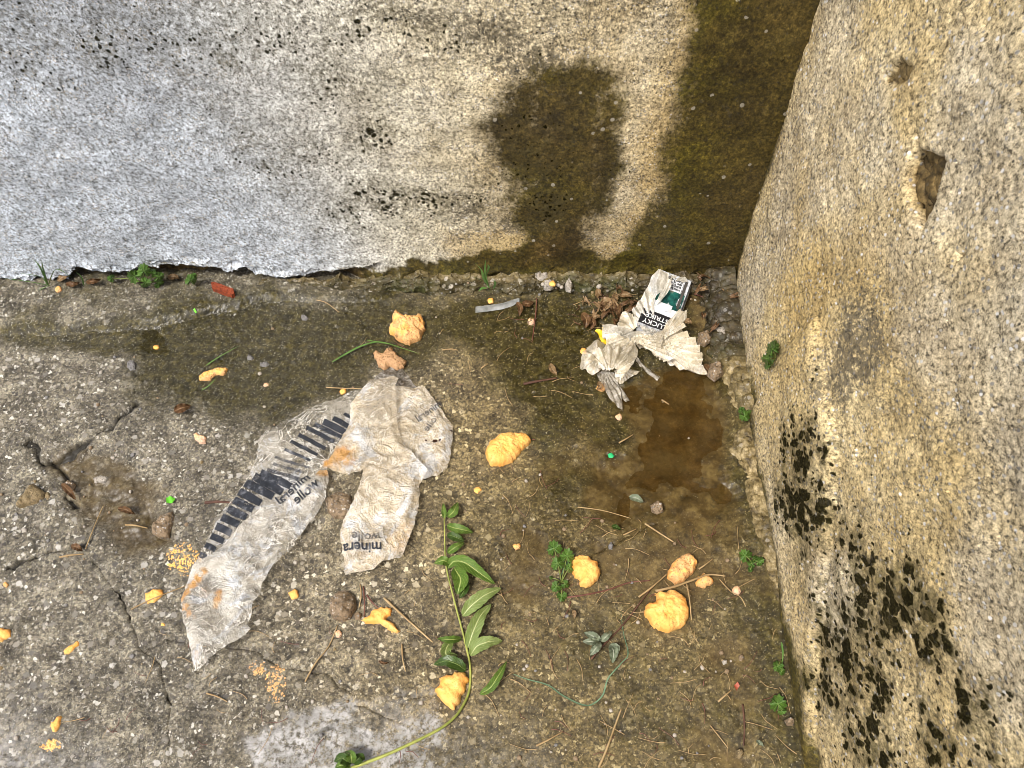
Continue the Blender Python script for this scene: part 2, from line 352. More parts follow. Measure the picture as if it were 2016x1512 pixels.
# ------------------------------------------------------------ ground
cracks = [[(268, 803), (225, 838), (160, 878), (112, 905), (85, 915), (60, 870)], [(100, 905), (128, 940), (132, 975), (150, 1000)],
          [(0, 1128), (60, 1105), (110, 1092), (165, 1080)], [(180, 1105), (235, 1170), (250, 1210), (280, 1270), (325, 1330), (340, 1400), (335, 1512)],
          [(440, 1275), (500, 1290), (560, 1315), (650, 1340), (700, 1370)], [(300, 1275), (370, 1265)],
          [(1165, 1100), (1215, 1065), (1260, 1050), (1290, 1035)], [(700, 1395), (780, 1420), (815, 1385), (850, 1370)]]
cracks = [GP(c) for c in cracks]
ALG = GP([(290, 640), (420, 590), (640, 585), (900, 590), (1150, 600), (1190, 680), (1170, 780), (1120, 830), (1060, 830), (1000, 740), (900, 690), (820, 720), (700, 760), (600, 815), (520, 840), (420, 810), (300, 800), (270, 740)])
ALG2 = GP([(0, 655), (140, 650), (300, 640), (330, 690), (220, 700), (90, 690), (0, 680)])
PUD = GP([(1200, 770), (1265, 745), (1330, 725), (1400, 730), (1425, 800), (1422, 900), (1440, 985), (1380, 1015), (1300, 1000), (1220, 1020), (1150, 985), (1170, 930), (1240, 900), (1250, 830)])
WET2 = GP([(1080, 900), (1200, 760), (1450, 730), (1470, 1100), (1300, 1050), (1080, 1100), (1000, 1180), (1020, 1000)])
PALE = GP([(470, 1475), (600, 1410), (660, 1375), (750, 1368), (800, 1380), (850, 1360), (862, 1420), (868, 1530), (500, 1560), (505, 1512)])
PALEG = GP([(700, 1370), (850, 1355), (862, 1400), (820, 1430), (760, 1450), (690, 1420)])
PALE2 = GP([(-60, 1430), (40, 1440), (170, 1512), (200, 1600), (-60, 1600)])
MUDR = GP([(1360, 1010), (1450, 1100), (1520, 1150), (1590, 1540), (1350, 1540), (1420, 1300), (1330, 1280), (1240, 1180), (1150, 1190), (1080, 1220), (1020, 1160), (1120, 1040)])
MID = GP([(760, 560), (1500, 560), (1620, 1560), (880, 1560), (900, 1300), (860, 1000), (1000, 900), (1000, 700)])
MUDL = GP([(90, 900), (180, 880), (260, 930), (330, 1000), (340, 1070), (260, 1080), (200, 1050), (140, 1000)])
slab = GP([(-400, 662), (0, 657), (150, 652), (300, 640), (420, 615), (520, 590)])
def ground_base(x, y):
    z = fbm(x, y, 3.2, 4, 3) * .005 + fbm(x, y, 22, 3, 5) * .0018
    al = sstep(.03, -.03, sdf(ALG, x, y)); pu = sstep(.02, -.05, sdf(PUD, x, y) + fbm(x, y, 22, 4, 78) * .045); a2 = sstep(.012, -.012, sdf(ALG2, x, y))
    z = z * (1 - .75 * al) * (1 - .75 * pu) - al * .0045 - pu * .0066 + pu * fbm(x, y, 60, 4, 77) * .0028 - a2 * .004
    ys = np.interp(x, slab[:, 0], slab[:, 1]); on = sstep(-.006, .008, y - ys + fbm(x, y, 30, 2, 8) * .006) * sstep(-.12, -.45, x)
    z = z + on * .008
    z = z + mask(PALE, x, y, .012, .012, 30, 4) * .003
    ml = mask(MUDL, x, y, .02, .02, 20, 6); z = z - ml * (.006 + .006 * fbm(x, y, 50, 3, 2))
    return z
def crackd(x, y):
    wx = fbm(x, y, 45, 3, 21) * .008; wy = fbm(x, y, 45, 3, 22) * .008; c = np.zeros(np.shape(x))
    for i, P in enumerate(cracks):
        wd = (.0085, .008, .006, .0026, .003, .0026, .0025, .0022)[i]
        c = np.maximum(c, sstep(wd, wd * .3, pline(P, x + wx, y + wy) - fbm(x, y, 60, 2, 5) * wd * .6))
    return c
_tx = np.arange(-1.0, .7, .002); _ty = np.arange(.1, 1.3, .002); _TG = ground_base(*np.meshgrid(_tx, _ty, indexing='ij')) + .0042
def gza(x, y):
    a = np.clip((np.asarray(x, float) + 1.0) / .002, 0, len(_tx) - 1.001); b = np.clip((np.asarray(y, float) - .1) / .002, 0, len(_ty) - 1.001)
    i = a.astype(int); j = b.astype(int); a = a - i; b = b - j
    return (_TG[i, j] * (1 - a) + _TG[i + 1, j] * a) * (1 - b) + (_TG[i, j + 1] * (1 - a) + _TG[i + 1, j + 1] * a) * b
def gz(x, y): return float(gza(x, y))

xs = coords(-25, -.92, .45, 25, .0016); ys = coords(-25, .24, 1.06, 25, .0016)
X, Y = np.meshgrid(xs, ys, indexing='ij')
zb = ground_base(X, Y); ck = crackd(X, Y)
P = np.stack([X, Y, zb - ck * .008], -1)
al = mask(ALG, X, Y, .04, .04, 22, 1); al2 = mask(ALG2, X, Y, .012, .015, 30, 2); pud = mask(PUD, X, Y, .012, .015, 30, 9)
algR = mask(GP([(1000, 590), (1400, 590), (1440, 760), (1300, 760), (1220, 800), (1200, 900), (1100, 860), (1060, 830), (1000, 740)]), X, Y, .03, .05, 20, 17)
wet2 = mask(WET2, X, Y, .04, .05, 16, 14); crn = mask(GP([(1340, 560), (1480, 560), (1480, 740), (1400, 740), (1350, 640)]), X, Y, .02, .03, 25, 18); mid = mask(MID, X, Y, .06, .08, 9, 15)
pale = np.maximum(mask(PALE, X, Y, .008, .02, 45, 4) * (1 - .72 * mask(PALEG, X, Y, .008, .01, 50, 5)), .6 * mask(PALE2, X, Y, .07, .05, 12, 4))
pal3 = GP([(860, 1460), (1010, 1420), (1090, 1500), (1000, 1600), (850, 1600)]); pale = np.maximum(pale, .25 * mask(pal3, X, Y, .04, .05, 25, 7))
mudr = mask(MUDR, X, Y, .035, .06, 18, 12); mudl = mask(MUDL, X, Y, .02, .03, 25, 13)
nearB = sstep(.07, .0, (X - CORN[0]) * BN[0] + (Y - CORN[1]) * BN[1]); nearR = sstep(.06, 0, (X - CORN[0]) * RN[0] + (Y - CORN[1]) * RN[1])
slm = sstep(-.004, .006, Y - np.interp(X, slab[:, 0], slab[:, 1])) * sstep(-.25, -.4, X) * sstep(-.35, .35, fbm(X, Y, 13, 4, 35)); lin = np.exp(-((Y - np.interp(X, slab[:, 0], slab[:, 1]) + fbm(X, Y, 30, 2, 8) * .006) / .008) ** 2) * sstep(-.3, -.4, X)
moss = np.clip(slm * .6 + lin * .7 + algR * .85 + al * .95 + al2 * .9 + mid * (.30 + .45 * sstep(.0, .5, fbm(X, Y, 9, 4, 31))) + nearR * .5 + nearB * .45 * sstep(-.3, .5, fbm(X, Y, 14, 3, 32)), 0, 1)
mud = np.clip(pud * 1.0 + crn * .8 + .55 * wet2 * sstep(-.1, .4, fbm(X, Y, 12, 4, 33)) + .75 * mudr * sstep(-.35, .3, fbm(X, Y, 14, 4, 34)) + .6 * mudl, 0, 1)
wet = np.clip(al * .85 + al2 * .7 + pud + wet2 * .6 + mudl * .7 + .3 * mid, 0, 1)
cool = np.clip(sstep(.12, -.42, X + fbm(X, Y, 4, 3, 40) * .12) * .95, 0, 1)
ground = link('ground', grid_mesh('ground', P, dict(wet=wet, moss=moss, mud=mud, pale=pale, crack=ck, cool=cool)), mat_ground())
tag(ground, 'rough exposed aggregate concrete yard floor with algae and cracks', 'ground', kind='structure')

# standing water
def mat_water(name, tint, dens, sc):
    m = M(name); b = m.bump(m.noise(sc, 3, .6), .0006, .5)
    gl = m.node('ShaderNodeBsdfGlossy', {'Color': (1, 1, 1, 1), 'Roughness': .04, 'Normal': b})
    tr = m.node('ShaderNodeBsdfTransparent', {'Color': (*tint[1], 1)})
    df = m.node('ShaderNodeBsdfDiffuse', {'Color': m.ramp(m.noise(30, 4, .65), (.3, tuple(c * .7 for c in tint[0])), (.7, tuple(c * 1.25 for c in tint[0])))})
    body = m.node('ShaderNodeMixShader', {0: m.step(.3, .7, m.noise(26, 4, .6), dens * .35, min(1, dens * 1.5)), 1: tr, 2: df})
    fr = m.node('ShaderNodeFresnel', {'IOR': 1.33, 'Normal': b})
    s = m.node('ShaderNodeMixShader', {0: m.mul(fr, 1.2), 1: body, 2: gl}); m.t.links.new(s, m.out.inputs['Surface']); m.N.remove(m.b); return m.m
def water(name, poly, z, mat, label):
    P_ = [Vector(p) for p in poly]; V, E, F, *_ = delaunay_2d_cdt(P_, [], [list(range(len(P_)))], 1, 1e-6)
    o = link(name, mesh(name, [(v[0], v[1], z) for v in V], F), mat); tag(o, label, 'water', kind='structure')
def grow(poly, d):
    c = poly.mean(0); return poly + (poly - c) / np.linalg.norm(poly - c, axis=1)[:, None] * d
water('puddle_water', grow(PUD, .05), -.0024, mat_water('muddy_water', ((.12, .078, .024), (.74, .63, .42)), .25, 30), 'shallow brown puddle in the corner beside the right wall')
water('algae_water', grow(ALG, .015), -.0017, mat_water('green_water', ((.04, .034, .008), (.74, .7, .46)), .1, 18), 'thin sheet of olive water along the back wall')

# ------------------------------------------------------------ walls
HW = 1.12
def profile(v):                  # height along the face -> (set back, z) so that the wall has a top and a rear face
    back = np.where(v < HW, 0, np.minimum(v - HW, .28)); z = np.where(v < HW, v, np.where(v < HW + .28, HW, HW - (v - HW - .28)))
    return back, z
def wb(pts): return Wb(pts)
# back wall: u = distance from the corner leftwards (negative reaches behind the right wall)
us = coords(-.4, -.03, 1.32, 6, .0016); vs = coords(-.05, -.01, .66, 2.4, .0016)
U, V_ = np.meshgrid(us, vs, indexing='ij')
edge = Wb([(-300, 545), (0, 556), (60, 560), (140, 556), (155, 535), (185, 543), (240, 546), (300, 538), (340, 530), (420, 533), (450, 545), (480, 530), (500, 545), (560, 555), (620, 548), (680, 538), (760, 522), (850, 518), (960, 515), (1060, 530), (1200, 528), (1330, 530), (1500, 560)])
o_ = np.argsort(edge[:, 0]); ev = np.interp(U, edge[o_, 0], edge[o_, 1]) + fbm(U, V_, 40, 4, 51) * .006 + fbm(U, U * 0, 14, 2, 52) * .004 + fbm(U, V_, 130, 3, 151) * .005
up = sstep(-.0025, .0025, V_ - ev)
und = (1 - up) * (.022 + .006 * fbm(U, V_, 60, 3, 53)) * sstep(Wb([(760, 540)])[0, 0], Wb([(640, 540)])[0, 0], U + fbm(U, V_, 30, 2, 58) * .02)
rel = fbm(U, V_, 5, 4, 54) * .004 + fbm(U, V_, 25, 3, 55) * .0012
lip = np.exp(-((V_ - ev - .012) / .014) ** 2) * (.001 + .008 * fbm(U, V_, 60, 4, 56)) * up
bnd = Wb([(-50, 300), (100, 312), (250, 300), (300, 285), (420, 270), (520, 300)])
below = sstep(.003, -.003, V_ - np.interp(U, np.sort(bnd[:, 0]), bnd[np.argsort(bnd[:, 0]), 1]) + fbm(U, V_, 30, 3, 57) * .006) * sstep(.55, .8, U)
rel = rel + below * .001
chip = np.zeros_like(U)
for c in ([(330, 305), (400, 275), (500, 300), (560, 330), (700, 360), (800, 390), (690, 350)],): pass
bot = sstep(.06, 0, V_) * sstep(Wb([(640, 540)])[0, 0], Wb([(760, 540)])[0, 0], U) * (.004 + .008 * fbm(U, V_, 45, 4, 59) + .010 * (.4 - worley(U, V_, 55, 5)[0]))
off = bot + rel + lip * np.clip(sstep(Wb([(760, 540)])[0, 0], Wb([(640, 540)])[0, 0], U), .15, 1) - und
bk, zz = profile(V_)
ext = np.maximum(V_, 0) * 0
Pf = C3 + U[..., None] * BD3 + (np.minimum(V_, HW))[..., None] * BUP + off[..., None] * BNp
over = V_ > HW
extra = np.stack([np.zeros_like(U), np.where(over, np.minimum(V_ - HW, .28), 0), np.where(V_ > HW + .28, -(V_ - HW - .28), 0)], -1)
Pb = Pf + extra
coolb = sstep(.38, .78, U + fbm(U, V_, 3, 3, 60) * .1)  # bluish cast of the light on the left, painted into the wall colour
M1 = Wb([(1000, 175), (1060, 140), (1150, 130), (1225, 150), (1235, 210), (1212, 270), (1222, 330), (1200, 390), (1195, 440), (1165, 495), (1120, 525), (1030, 525), (1020, 470), (990, 410), (985, 360), (960, 300), (950, 250), (985, 220)])
M2 = Wb([(1375, -60), (1372, 60), (1345, 140), (1320, 220), (1300, 330), (1290, 400), (1260, 440), (1245, 500), (1250, 560), (1500, 620), (1700, 0), (1660, -300), (1430, -300)])
M3 = Wb([(640, 400), (760, 380), (860, 370), (1010, 390), (1040, 470), (950, 480), (840, 460), (720, 450), (640, 430)])
M4 = Wb([(800, 60), (900, 60), (1020, 80), (1100, 130), (1000, 190), (950, 170), (880, 130)])
BASE = Wb([(640, 545), (760, 530), (950, 510), (1080, 490), (1200, 510), (1300, 500), (1500, 480), (1500, 640), (640, 640)])
TOPD = Wb([(560, -50), (850, -60), (1320, -60), (1340, 40), (1200, 100), (1100, 140), (960, 150), (880, 120), (800, 100), (700, 90), (600, 60)])
halo = sstep(.06, -.03, sdf(M1, U, V_) + fbm(U, V_, 14, 4, 61) * .02)
m1 = mask(M1, U, V_, .036, .016, 26, 62); m2 = mask(M2, U, V_, .036, .02, 14, 63); mb = mask(BASE, U, V_, .014, .03, 28, 64)
mossb = np.clip(m1 * (.95 + .6 * fbm(U, V_, 12, 4, 161)) + m2 + mb * .8, 0, 1)
darkb = np.clip(.0 + .28 * halo * (1 - m1) + mask(M3, U, V_, .03, .04, 25, 65) * .5 * sstep(-.4, .35, fbm(U, V_, 26, 4, 165)) + mask(M4, U, V_, .03, .05, 14, 66) * .3 + mask(TOPD, U, V_, .04, .06, 10, 67) * .38 + .18 * sstep(.1, .6, fbm(U, V_, 6, 4, 68)) * coolb, 0, 1)
spl = [((655, 100), 60, .55), ((700, 60), 60, .45), ((440, 130), 50, .5), ((370, 150), 55, .35), ((300, 100), 60, .3), ((190, 100), 60, .4), ((230, 60), 40, .4), ((480, 300), 60, .45), ((735, 280), 45, .6), ((520, 330), 40, .5), ((570, 380), 40, .35),
       ((680, 430), 70, .5), ((760, 400), 60, .6), ((850, 400), 60, .55), ((950, 400), 60, .5), ((560, 60), 90, .28), ((100, 190), 60, .3), ((30, 180), 50, .4), ((40, 120), 50, .35), ((1050, 300), 90, .35), ((1080, 430), 70, .5), ((640, 160), 80, .35), ((800, 60), 80, .35), ((420, 210), 60, .3), ((1010, 270), 50, .3)]
spots = np.zeros_like(U)
for (q, r, s) in spl:
    c = Wb([q, (q[0] + r, q[1])]); rr = abs(c[1, 0] - c[0, 0]); d = np.hypot(U - c[0, 0], (V_ - c[0, 1]) * .8)
    spots = np.maximum(spots, s * 1.45 * sstep(1.25, .1, d / rr + fbm(U, V_, 25, 3, 70) * .7))
spots = np.clip(np.maximum(spots, .42 * sstep(.0, .5, fbm(U, V_, 9, 4, 71)) * sstep(.12, .3, V_)), 0, 1)
och = np.clip(.45 * sstep(.5, .25, U + fbm(U, V_, 6, 3, 76) * .1) + mask(Wb([(860, 455), (990, 460), (1240, 500), (1240, 540), (900, 530)]), U, V_, .02, .03, 20, 72) * .6 + .5 * sstep(.05, .0, sdf(M2, U, V_)) + sstep(.15, .6, fbm(U, V_, 8, 4, 73)) * .2 + halo * .3, 0, 1)
streak = fbm(U, V_ * .12, 48, 4, 180); mossb = np.clip(mossb * (1 - .30 * sstep(.05, .5, streak)) + .28 * sstep(.05, .5, streak) * sstep(.12, .0, np.minimum(np.abs(sdf(M1, U, V_)), np.abs(sdf(M2, U, V_)))) * (1 - mossb), 0, 1)
och = np.maximum(och, mask(Wb([(0, 230), (90, 240), (150, 300), (80, 350), (0, 340)]), U, V_, .03, .05, 20, 75) * .45)
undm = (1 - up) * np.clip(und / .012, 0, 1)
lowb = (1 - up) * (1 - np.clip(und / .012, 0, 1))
mossb = np.clip(mossb + undm * .8 + .5 * sstep(.035, .0, V_ - ev + fbm(U, V_, 40, 3, 153) * .02) * sstep(-.2, .5, fbm(U, V_, 22, 3, 152)), 0, 1)
wetb = np.clip(m2 * .75 + m1 * .5 + mb * .6 + undm * .4, 0, 1)
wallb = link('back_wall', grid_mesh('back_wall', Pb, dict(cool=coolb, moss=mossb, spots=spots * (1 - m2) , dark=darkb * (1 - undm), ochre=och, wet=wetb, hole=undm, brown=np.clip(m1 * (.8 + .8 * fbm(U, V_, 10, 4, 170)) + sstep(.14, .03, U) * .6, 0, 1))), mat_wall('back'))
tag(wallb, 'pale grey rendered concrete wall across the back with two dark moss stains', 'wall')

# right wall: s = distance from the corner towards the viewer
ss = coords(-.3, -.03, 1.0, 3.2, .0016); vs = coords(-.05, -.01, .95, 2.4, .0016)
U, V_ = np.meshgrid(ss, vs, indexing='ij')
H1 = Wr(Z([(780, 560), (800, 590), (830, 595), (870, 620), (880, 650), (860, 720), (850, 770), (825, 810), (800, 875), (775, 835), (745, 785), (745, 720), (755, 640)], 1400, 0, 1.99))
H1 = H1.mean(0) + (H1 - H1.mean(0)) * 1.25
H2 = Wr(Z([(690, 240), (730, 225), (775, 250), (785, 290), (740, 320), (700, 345), (665, 330), (665, 290), (690, 270)], 1400, 0, 1.99))
H3 = Wr(Z([(930, 985), (975, 965), (960, 1020), (925, 1040)], 1400, 0, 1.99))
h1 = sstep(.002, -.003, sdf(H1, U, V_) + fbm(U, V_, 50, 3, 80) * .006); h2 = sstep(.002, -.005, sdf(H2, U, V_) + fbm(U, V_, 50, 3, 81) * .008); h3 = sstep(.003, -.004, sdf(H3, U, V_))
crk = Wr([(1560, 660), (1535, 700), (1515, 750), (1492, 790), (1478, 812), (1470, 860)])
ckr = sstep(.005, .001, pline(crk, U + fbm(U, V_, 40, 3, 82) * .006, V_)) 
low = np.interp(U, [0, .3, .8], [0, 0, 0])
bulge = mask(Wr([(1478, 812), (1500, 780), (1540, 700), (1600, 640), (1640, 900), (1600, 1300), (1600, 1560), (1575, 1560), (1530, 1100), (1490, 900)]), U, V_, .012, .01, 20, 83) * .010
roundc = np.exp(-np.maximum(U, 0) / .02) * -.004 - .0065      # soft inside corner
off = fbm(U, V_, 4.5, 4, 84) * .0045 - .003 + fbm(U, V_, 26, 4, 85) * .0028 - h1 * (.012 + .008 * fbm(U, V_, 60, 4, 86)) - h2 * (.005 + .005 * fbm(U, V_, 60, 4, 87)) - h3 * .005 - ckr * .008 + bulge + roundc
Pr = C3 + U[..., None] * RD3 + off[..., None] * RN3
bk, zz = profile(V_); Pr[..., 2] = zz; Pr[..., 0] += bk
S1 = Wr([(1560, 820), (1640, 900), (1660, 960), (1720, 1100), (1780, 1080), (1870, 1140), (1870, 1300), (1960, 1400), (1990, 1560), (1700, 1560), (1640, 1450), (1600, 1330), (1600, 1150), (1550, 1050), (1530, 960), (1545, 860)])
sp = sstep(.05, -.03, sdf(S1, U, V_) + fbm(U, V_, 18, 4, 90) * .045)
sp = np.clip(sp * (.84 + 1.15 * fbm(U, V_, 24, 4, 92)), 0, 1)
for (q, r, s) in [((1690, 905), 35, .45), ((1790, 1030), 50, .45), ((1770, 1080), 50, .5), ((1590, 900), 60, .95), ((1600, 1000), 60, .95), ((1640, 1060), 60, .85), ((1690, 1180), 60, .9), ((1720, 1220), 70, .8), ((1700, 1350), 60, .7), ((1640, 1400), 50, .8)]:
    c = Wr([q, (q[0] + r, q[1])]); rr = np.hypot(*(c[1] - c[0])); d = np.hypot(U - c[0, 0], V_ - c[0, 1])
    sp = np.maximum(sp, s * .8 * sstep(1.2, .2, d / rr + fbm(U, V_, 30, 3, 94) * .6))
mossr = np.clip(.95 * sstep(.035, .004, U + fbm(U, V_, 12, 3, 95) * .014) + sstep(.075, -.005, V_ + fbm(U, V_, 16, 4, 96) * .03) * .85 + (h1 + h2) * .2 + .42 * sstep(.2, .9, sp) + ckr * .5, 0, 1)
ochr = np.clip(.47 + .55 * fbm(U, V_, 6, 4, 97) + mask(Wr([(1600, 480), (1750, 380), (1720, 520), (1640, 620), (1540, 740), (1540, 600)]), U, V_, .03, .04, 12, 98) * .5 + (h1 + h2) * .9 + sstep(.09, .01, U) * .4, 0, 1)
GREY = Wr([(1600, 640), (1700, 560), (1800, 700), (1850, 850), (1800, 950), (1700, 850), (1600, 780)])
darkr = np.clip(mask(GREY, U, V_, .05, .08, 12, 99) * .35 + .3 * sstep(.0, .5, fbm(U, V_, 7, 4, 100)) + .3 * sstep(.16, .05, U) , 0, 1)
coolr = np.clip(.22 * sstep(-.1, .5, fbm(U, V_, 6, 3, 101)), 0, 1) * (1 - h1) * (1 - h2)
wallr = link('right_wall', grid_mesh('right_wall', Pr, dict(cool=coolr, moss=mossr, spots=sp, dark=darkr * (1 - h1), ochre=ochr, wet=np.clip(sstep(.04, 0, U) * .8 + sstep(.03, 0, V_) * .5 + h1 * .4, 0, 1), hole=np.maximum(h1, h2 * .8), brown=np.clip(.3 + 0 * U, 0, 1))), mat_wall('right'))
tag(wallr, 'yellowish rough concrete wall on the right with holes and black lichen', 'wall')

def sAt(py):                      # distance along the right wall whose foot shows at photo row py
    lo, hi = 0., 1.2
    for _ in range(40):
        mid_ = (lo + hi) / 2; p = C3 + RD3 * mid_ - CAMP; y_ = 756 - FPX * (p @ UP) / (p @ FW)
        if y_ < py: lo = mid_
        else: hi = mid_
    return lo
# crumbled footings
MF = mat_footing()
def footing(name, O3, D3, N3, s0, s1, prof, seed, label, pale=None):
    st = np.arange(s0, s1, .0018); th = np.linspace(0, 1, 44); Sx, T = np.meshgrid(st, th, indexing='ij')
    pr, hf = prof(Sx); ang = T * math.pi / 2
    rn = fbm(Sx * 1.0, T * .06, 26, 4, seed); r2 = fbm(Sx, T * .07, 70, 3, seed + 1)
    d1, d2, rid = worley(Sx, T * .06, 70, seed); lump = np.clip(.5 - d1, 0, .5) * rid
    k = 1 + rn * .35 + r2 * .16 + lump * .5
    outw = pr * .85 * np.cos(ang) ** .6 * k; z = -.012 + (hf * .72 + .012 + .013 * fbm(Sx, T * .0, 38, 4, seed + 9)) * np.sin(ang) ** .75 * (1 + rn * .3 + r2 * .12)
    P_ = O3 + Sx[..., None] * D3 + (outw - .004)[..., None] * N3 + z[..., None] * np.array([0, 0, 1.0])
    pm = pale(Sx, T) if pale else .45 * sstep(.5, .95, T + fbm(Sx, T * .06, 35, 3, seed + 3) * .35)
    o = link(name, grid_mesh(name, P_, dict(moss=np.clip(.5 + fbm(Sx, T * .06, 15, 3, seed + 5) * .9, 0, 1) * (1 - pm), pale=pm * (1 - .0 * T), soil=sstep(.2, .1, Sx + fbm(Sx, T * .06, 25, 3, seed + 7) * .04) * (1 if seed == 120 else 1) * (sstep(sAt(735), sAt(690), Sx) if seed == 140 else 1))), MF)
    return tag(o, label, 'footing')
uB = lambda px: Wb([(px, 560)])[0, 0]
def prB(s):
    p = np.interp(s, [uB(1500), uB(1400), uB(1150), uB(900), uB(700), uB(560), uB(470), uB(400)], [.035, .034, .032, .03, .024, .016, .012, .001])
    h = np.interp(s, [uB(1500), uB(1300), uB(1000), uB(760), uB(560), uB(470), uB(400)], [.05, .04, .045, .036, .018, .010, .0])
    return p, h
footing('wall_footing', C3, BD3, np.array([BN[0], BN[1], 0]), -.02, uB(410), prB, 120, 'mossy crumbled concrete footing running along the base of the back wall')
def prR(s):
    k = [0, sAt(640), sAt(720), sAt(765), sAt(800), sAt(830), sAt(860), sAt(1000), sAt(1100), sAt(1180), sAt(1260)]
    return np.interp(s, k, [.06, .05, .045, .034, .022, .004, .034, .027, .02, .012, .0]), np.interp(s, k, [.05, .032, .028, .03, .02, .002, .016, .012, .008, .004, -.006])
footing('wall_footing', C3, RD3, RN3, 0, sAt(1265), prR, 140, 'broken pale kerb of old concrete along the foot of the right wall',
        lambda s, t: np.clip(sstep(sAt(700), sAt(745), s) * (.8 + .5 * fbm(s, t * .06, 30, 3, 7)) * sstep(.0, .25, t), 0, 1))
# ------------------------------------------------------------ object builders
def cdt(poly, step, holes=0, jitter=.35, rng=None):
    """fill an outline (metres) with small triangles"""
    rng = rng or random.Random(3); P_ = []; n = len(poly)
    for i in range(n):
        a = np.array(poly[i]); b = np.array(poly[(i + 1) % n]); k = max(1, int(np.linalg.norm(b - a) / step))
        for j in range(k): P_.append(a + (b - a) * j / k)
    nb = len(P_); pa = np.array(P_); lo = pa.min(0); hi = pa.max(0); gx, gy = np.meshgrid(np.arange(lo[0], hi[0], step), np.arange(lo[1], hi[1], step))
    q = np.stack([gx.ravel(), gy.ravel()], 1) + np.array([[rng.uniform(-jitter, jitter) * step, rng.uniform(-jitter, jitter) * step] for _ in range(gx.size)])
    q = q[sdf(pa, q[:, 0], q[:, 1]) < -step * .45]
    vs_ = [Vector((float(p[0]), float(p[1]))) for p in list(P_) + list(q)]
    V, E, F, *_ = delaunay_2d_cdt(vs_, [], [list(range(nb))], 1, 1e-7)
    return np.array([tuple(v) for v in V]), [tuple(f) for f in F], pa
def jag(poly, step, amp, f=120, seed=0):
    out = []; n = len(poly)
    for i in range(n):
        a = np.array(poly[i], float); b = np.array(poly[(i + 1) % n], float); L = np.linalg.norm(b - a); k = max(1, int(L / step))
        nrm = np.array([-(b - a)[1], (b - a)[0]]) / (L + 1e-9)
        for j in range(k):
            p = a + (b - a) * j / k; out.append(p + nrm * float(fbm(p[0], p[1], f, 3, seed)) * amp * (1 if j else .3))
    return out
def blob_mesh(name, outline, h, lumps=.12, lf=60, seed=0, nphi=14, nth=56, z0=0, facet=0, sink=.18, flat=1.0, wr=0):
    """closed lump whose plan is the given outline (metres)"""
    P_ = np.array(outline); c = P_.mean(0); th = np.linspace(0, 2 * math.pi, nth, endpoint=False)
    R_ = []
    for t in th:                                   # outline radius in each direction
        d = np.array([math.cos(t), math.sin(t)]); best = 0
        for i in range(len(P_)):
            a = P_[i] - c; b = P_[(i + 1) % len(P_)] - c; e_ = b - a; den = d[0] * e_[1] - d[1] * e_[0]
            if abs(den) < 1e-12: continue
            s_ = (a[0] * e_[1] - a[1] * e_[0]) / den; u_ = (a[0] * d[1] - a[1] * d[0]) / den
            if 0 <= u_ <= 1 and s_ > best: best = s_
        R_.append(best)
    R_ = np.array(R_); V = []; F = []
    ph = np.linspace(-math.pi / 2, math.pi / 2, nphi)[1:-1]
    sc = R_.mean()
    for p in ph:
        cp = math.cos(p) ** (.62 * flat); sp_ = math.sin(p); sp_ = abs(sp_) ** .85 * (1 if sp_ > 0 else -sink)
        for t, r_ in zip(th, R_):
            k = 1 + lumps * float(fbm(math.cos(t) * .05 * cp + p * .02, math.sin(t) * .05 * cp + seed, lf, 4, seed))
            x = c[0] + math.cos(t) * r_ * cp * (k if cp < .97 else 1 + (k - 1) * .4); y = c[1] + math.sin(t) * r_ * cp * (k if cp < .97 else 1 + (k - 1) * .4)
            z = h * sp_ * (1 + lumps * 1.6 * float(fbm(x, y, 45, 4, seed + 4)))
            if facet: z = z * (1 - facet * .5) + facet * .5 * h * round(sp_ * 2.2 + float(fbm(x, y, 40, 2, seed))) / 2.2
            if wr and sp_ > 0: z += wr * (1 - abs(float(fbm(x, y, 55, 3, seed + 8)) * 4)) * .5 * cp * sp_ + wr * .7 * float(crumple(x, y, 38, seed + 2, 3)) * sp_
            V.append((x, y, z0 + h * sink + z))
    n = nth
    for i in range(len(ph) - 1):
        for j in range(n): F.append((i * n + j, i * n + (j + 1) % n, (i + 1) * n + (j + 1) % n, (i + 1) * n + j))
    b = len(V); V.append((c[0], c[1], z0)); V.append((c[0], c[1], z0 + h * sink + h)); m_ = (len(ph) - 1) * n
    for j in range(n): F.append((j, b, (j + 1) % n)); F.append((m_ + j, m_ + (j + 1) % n, b + 1))
    return mesh(name, V, F)
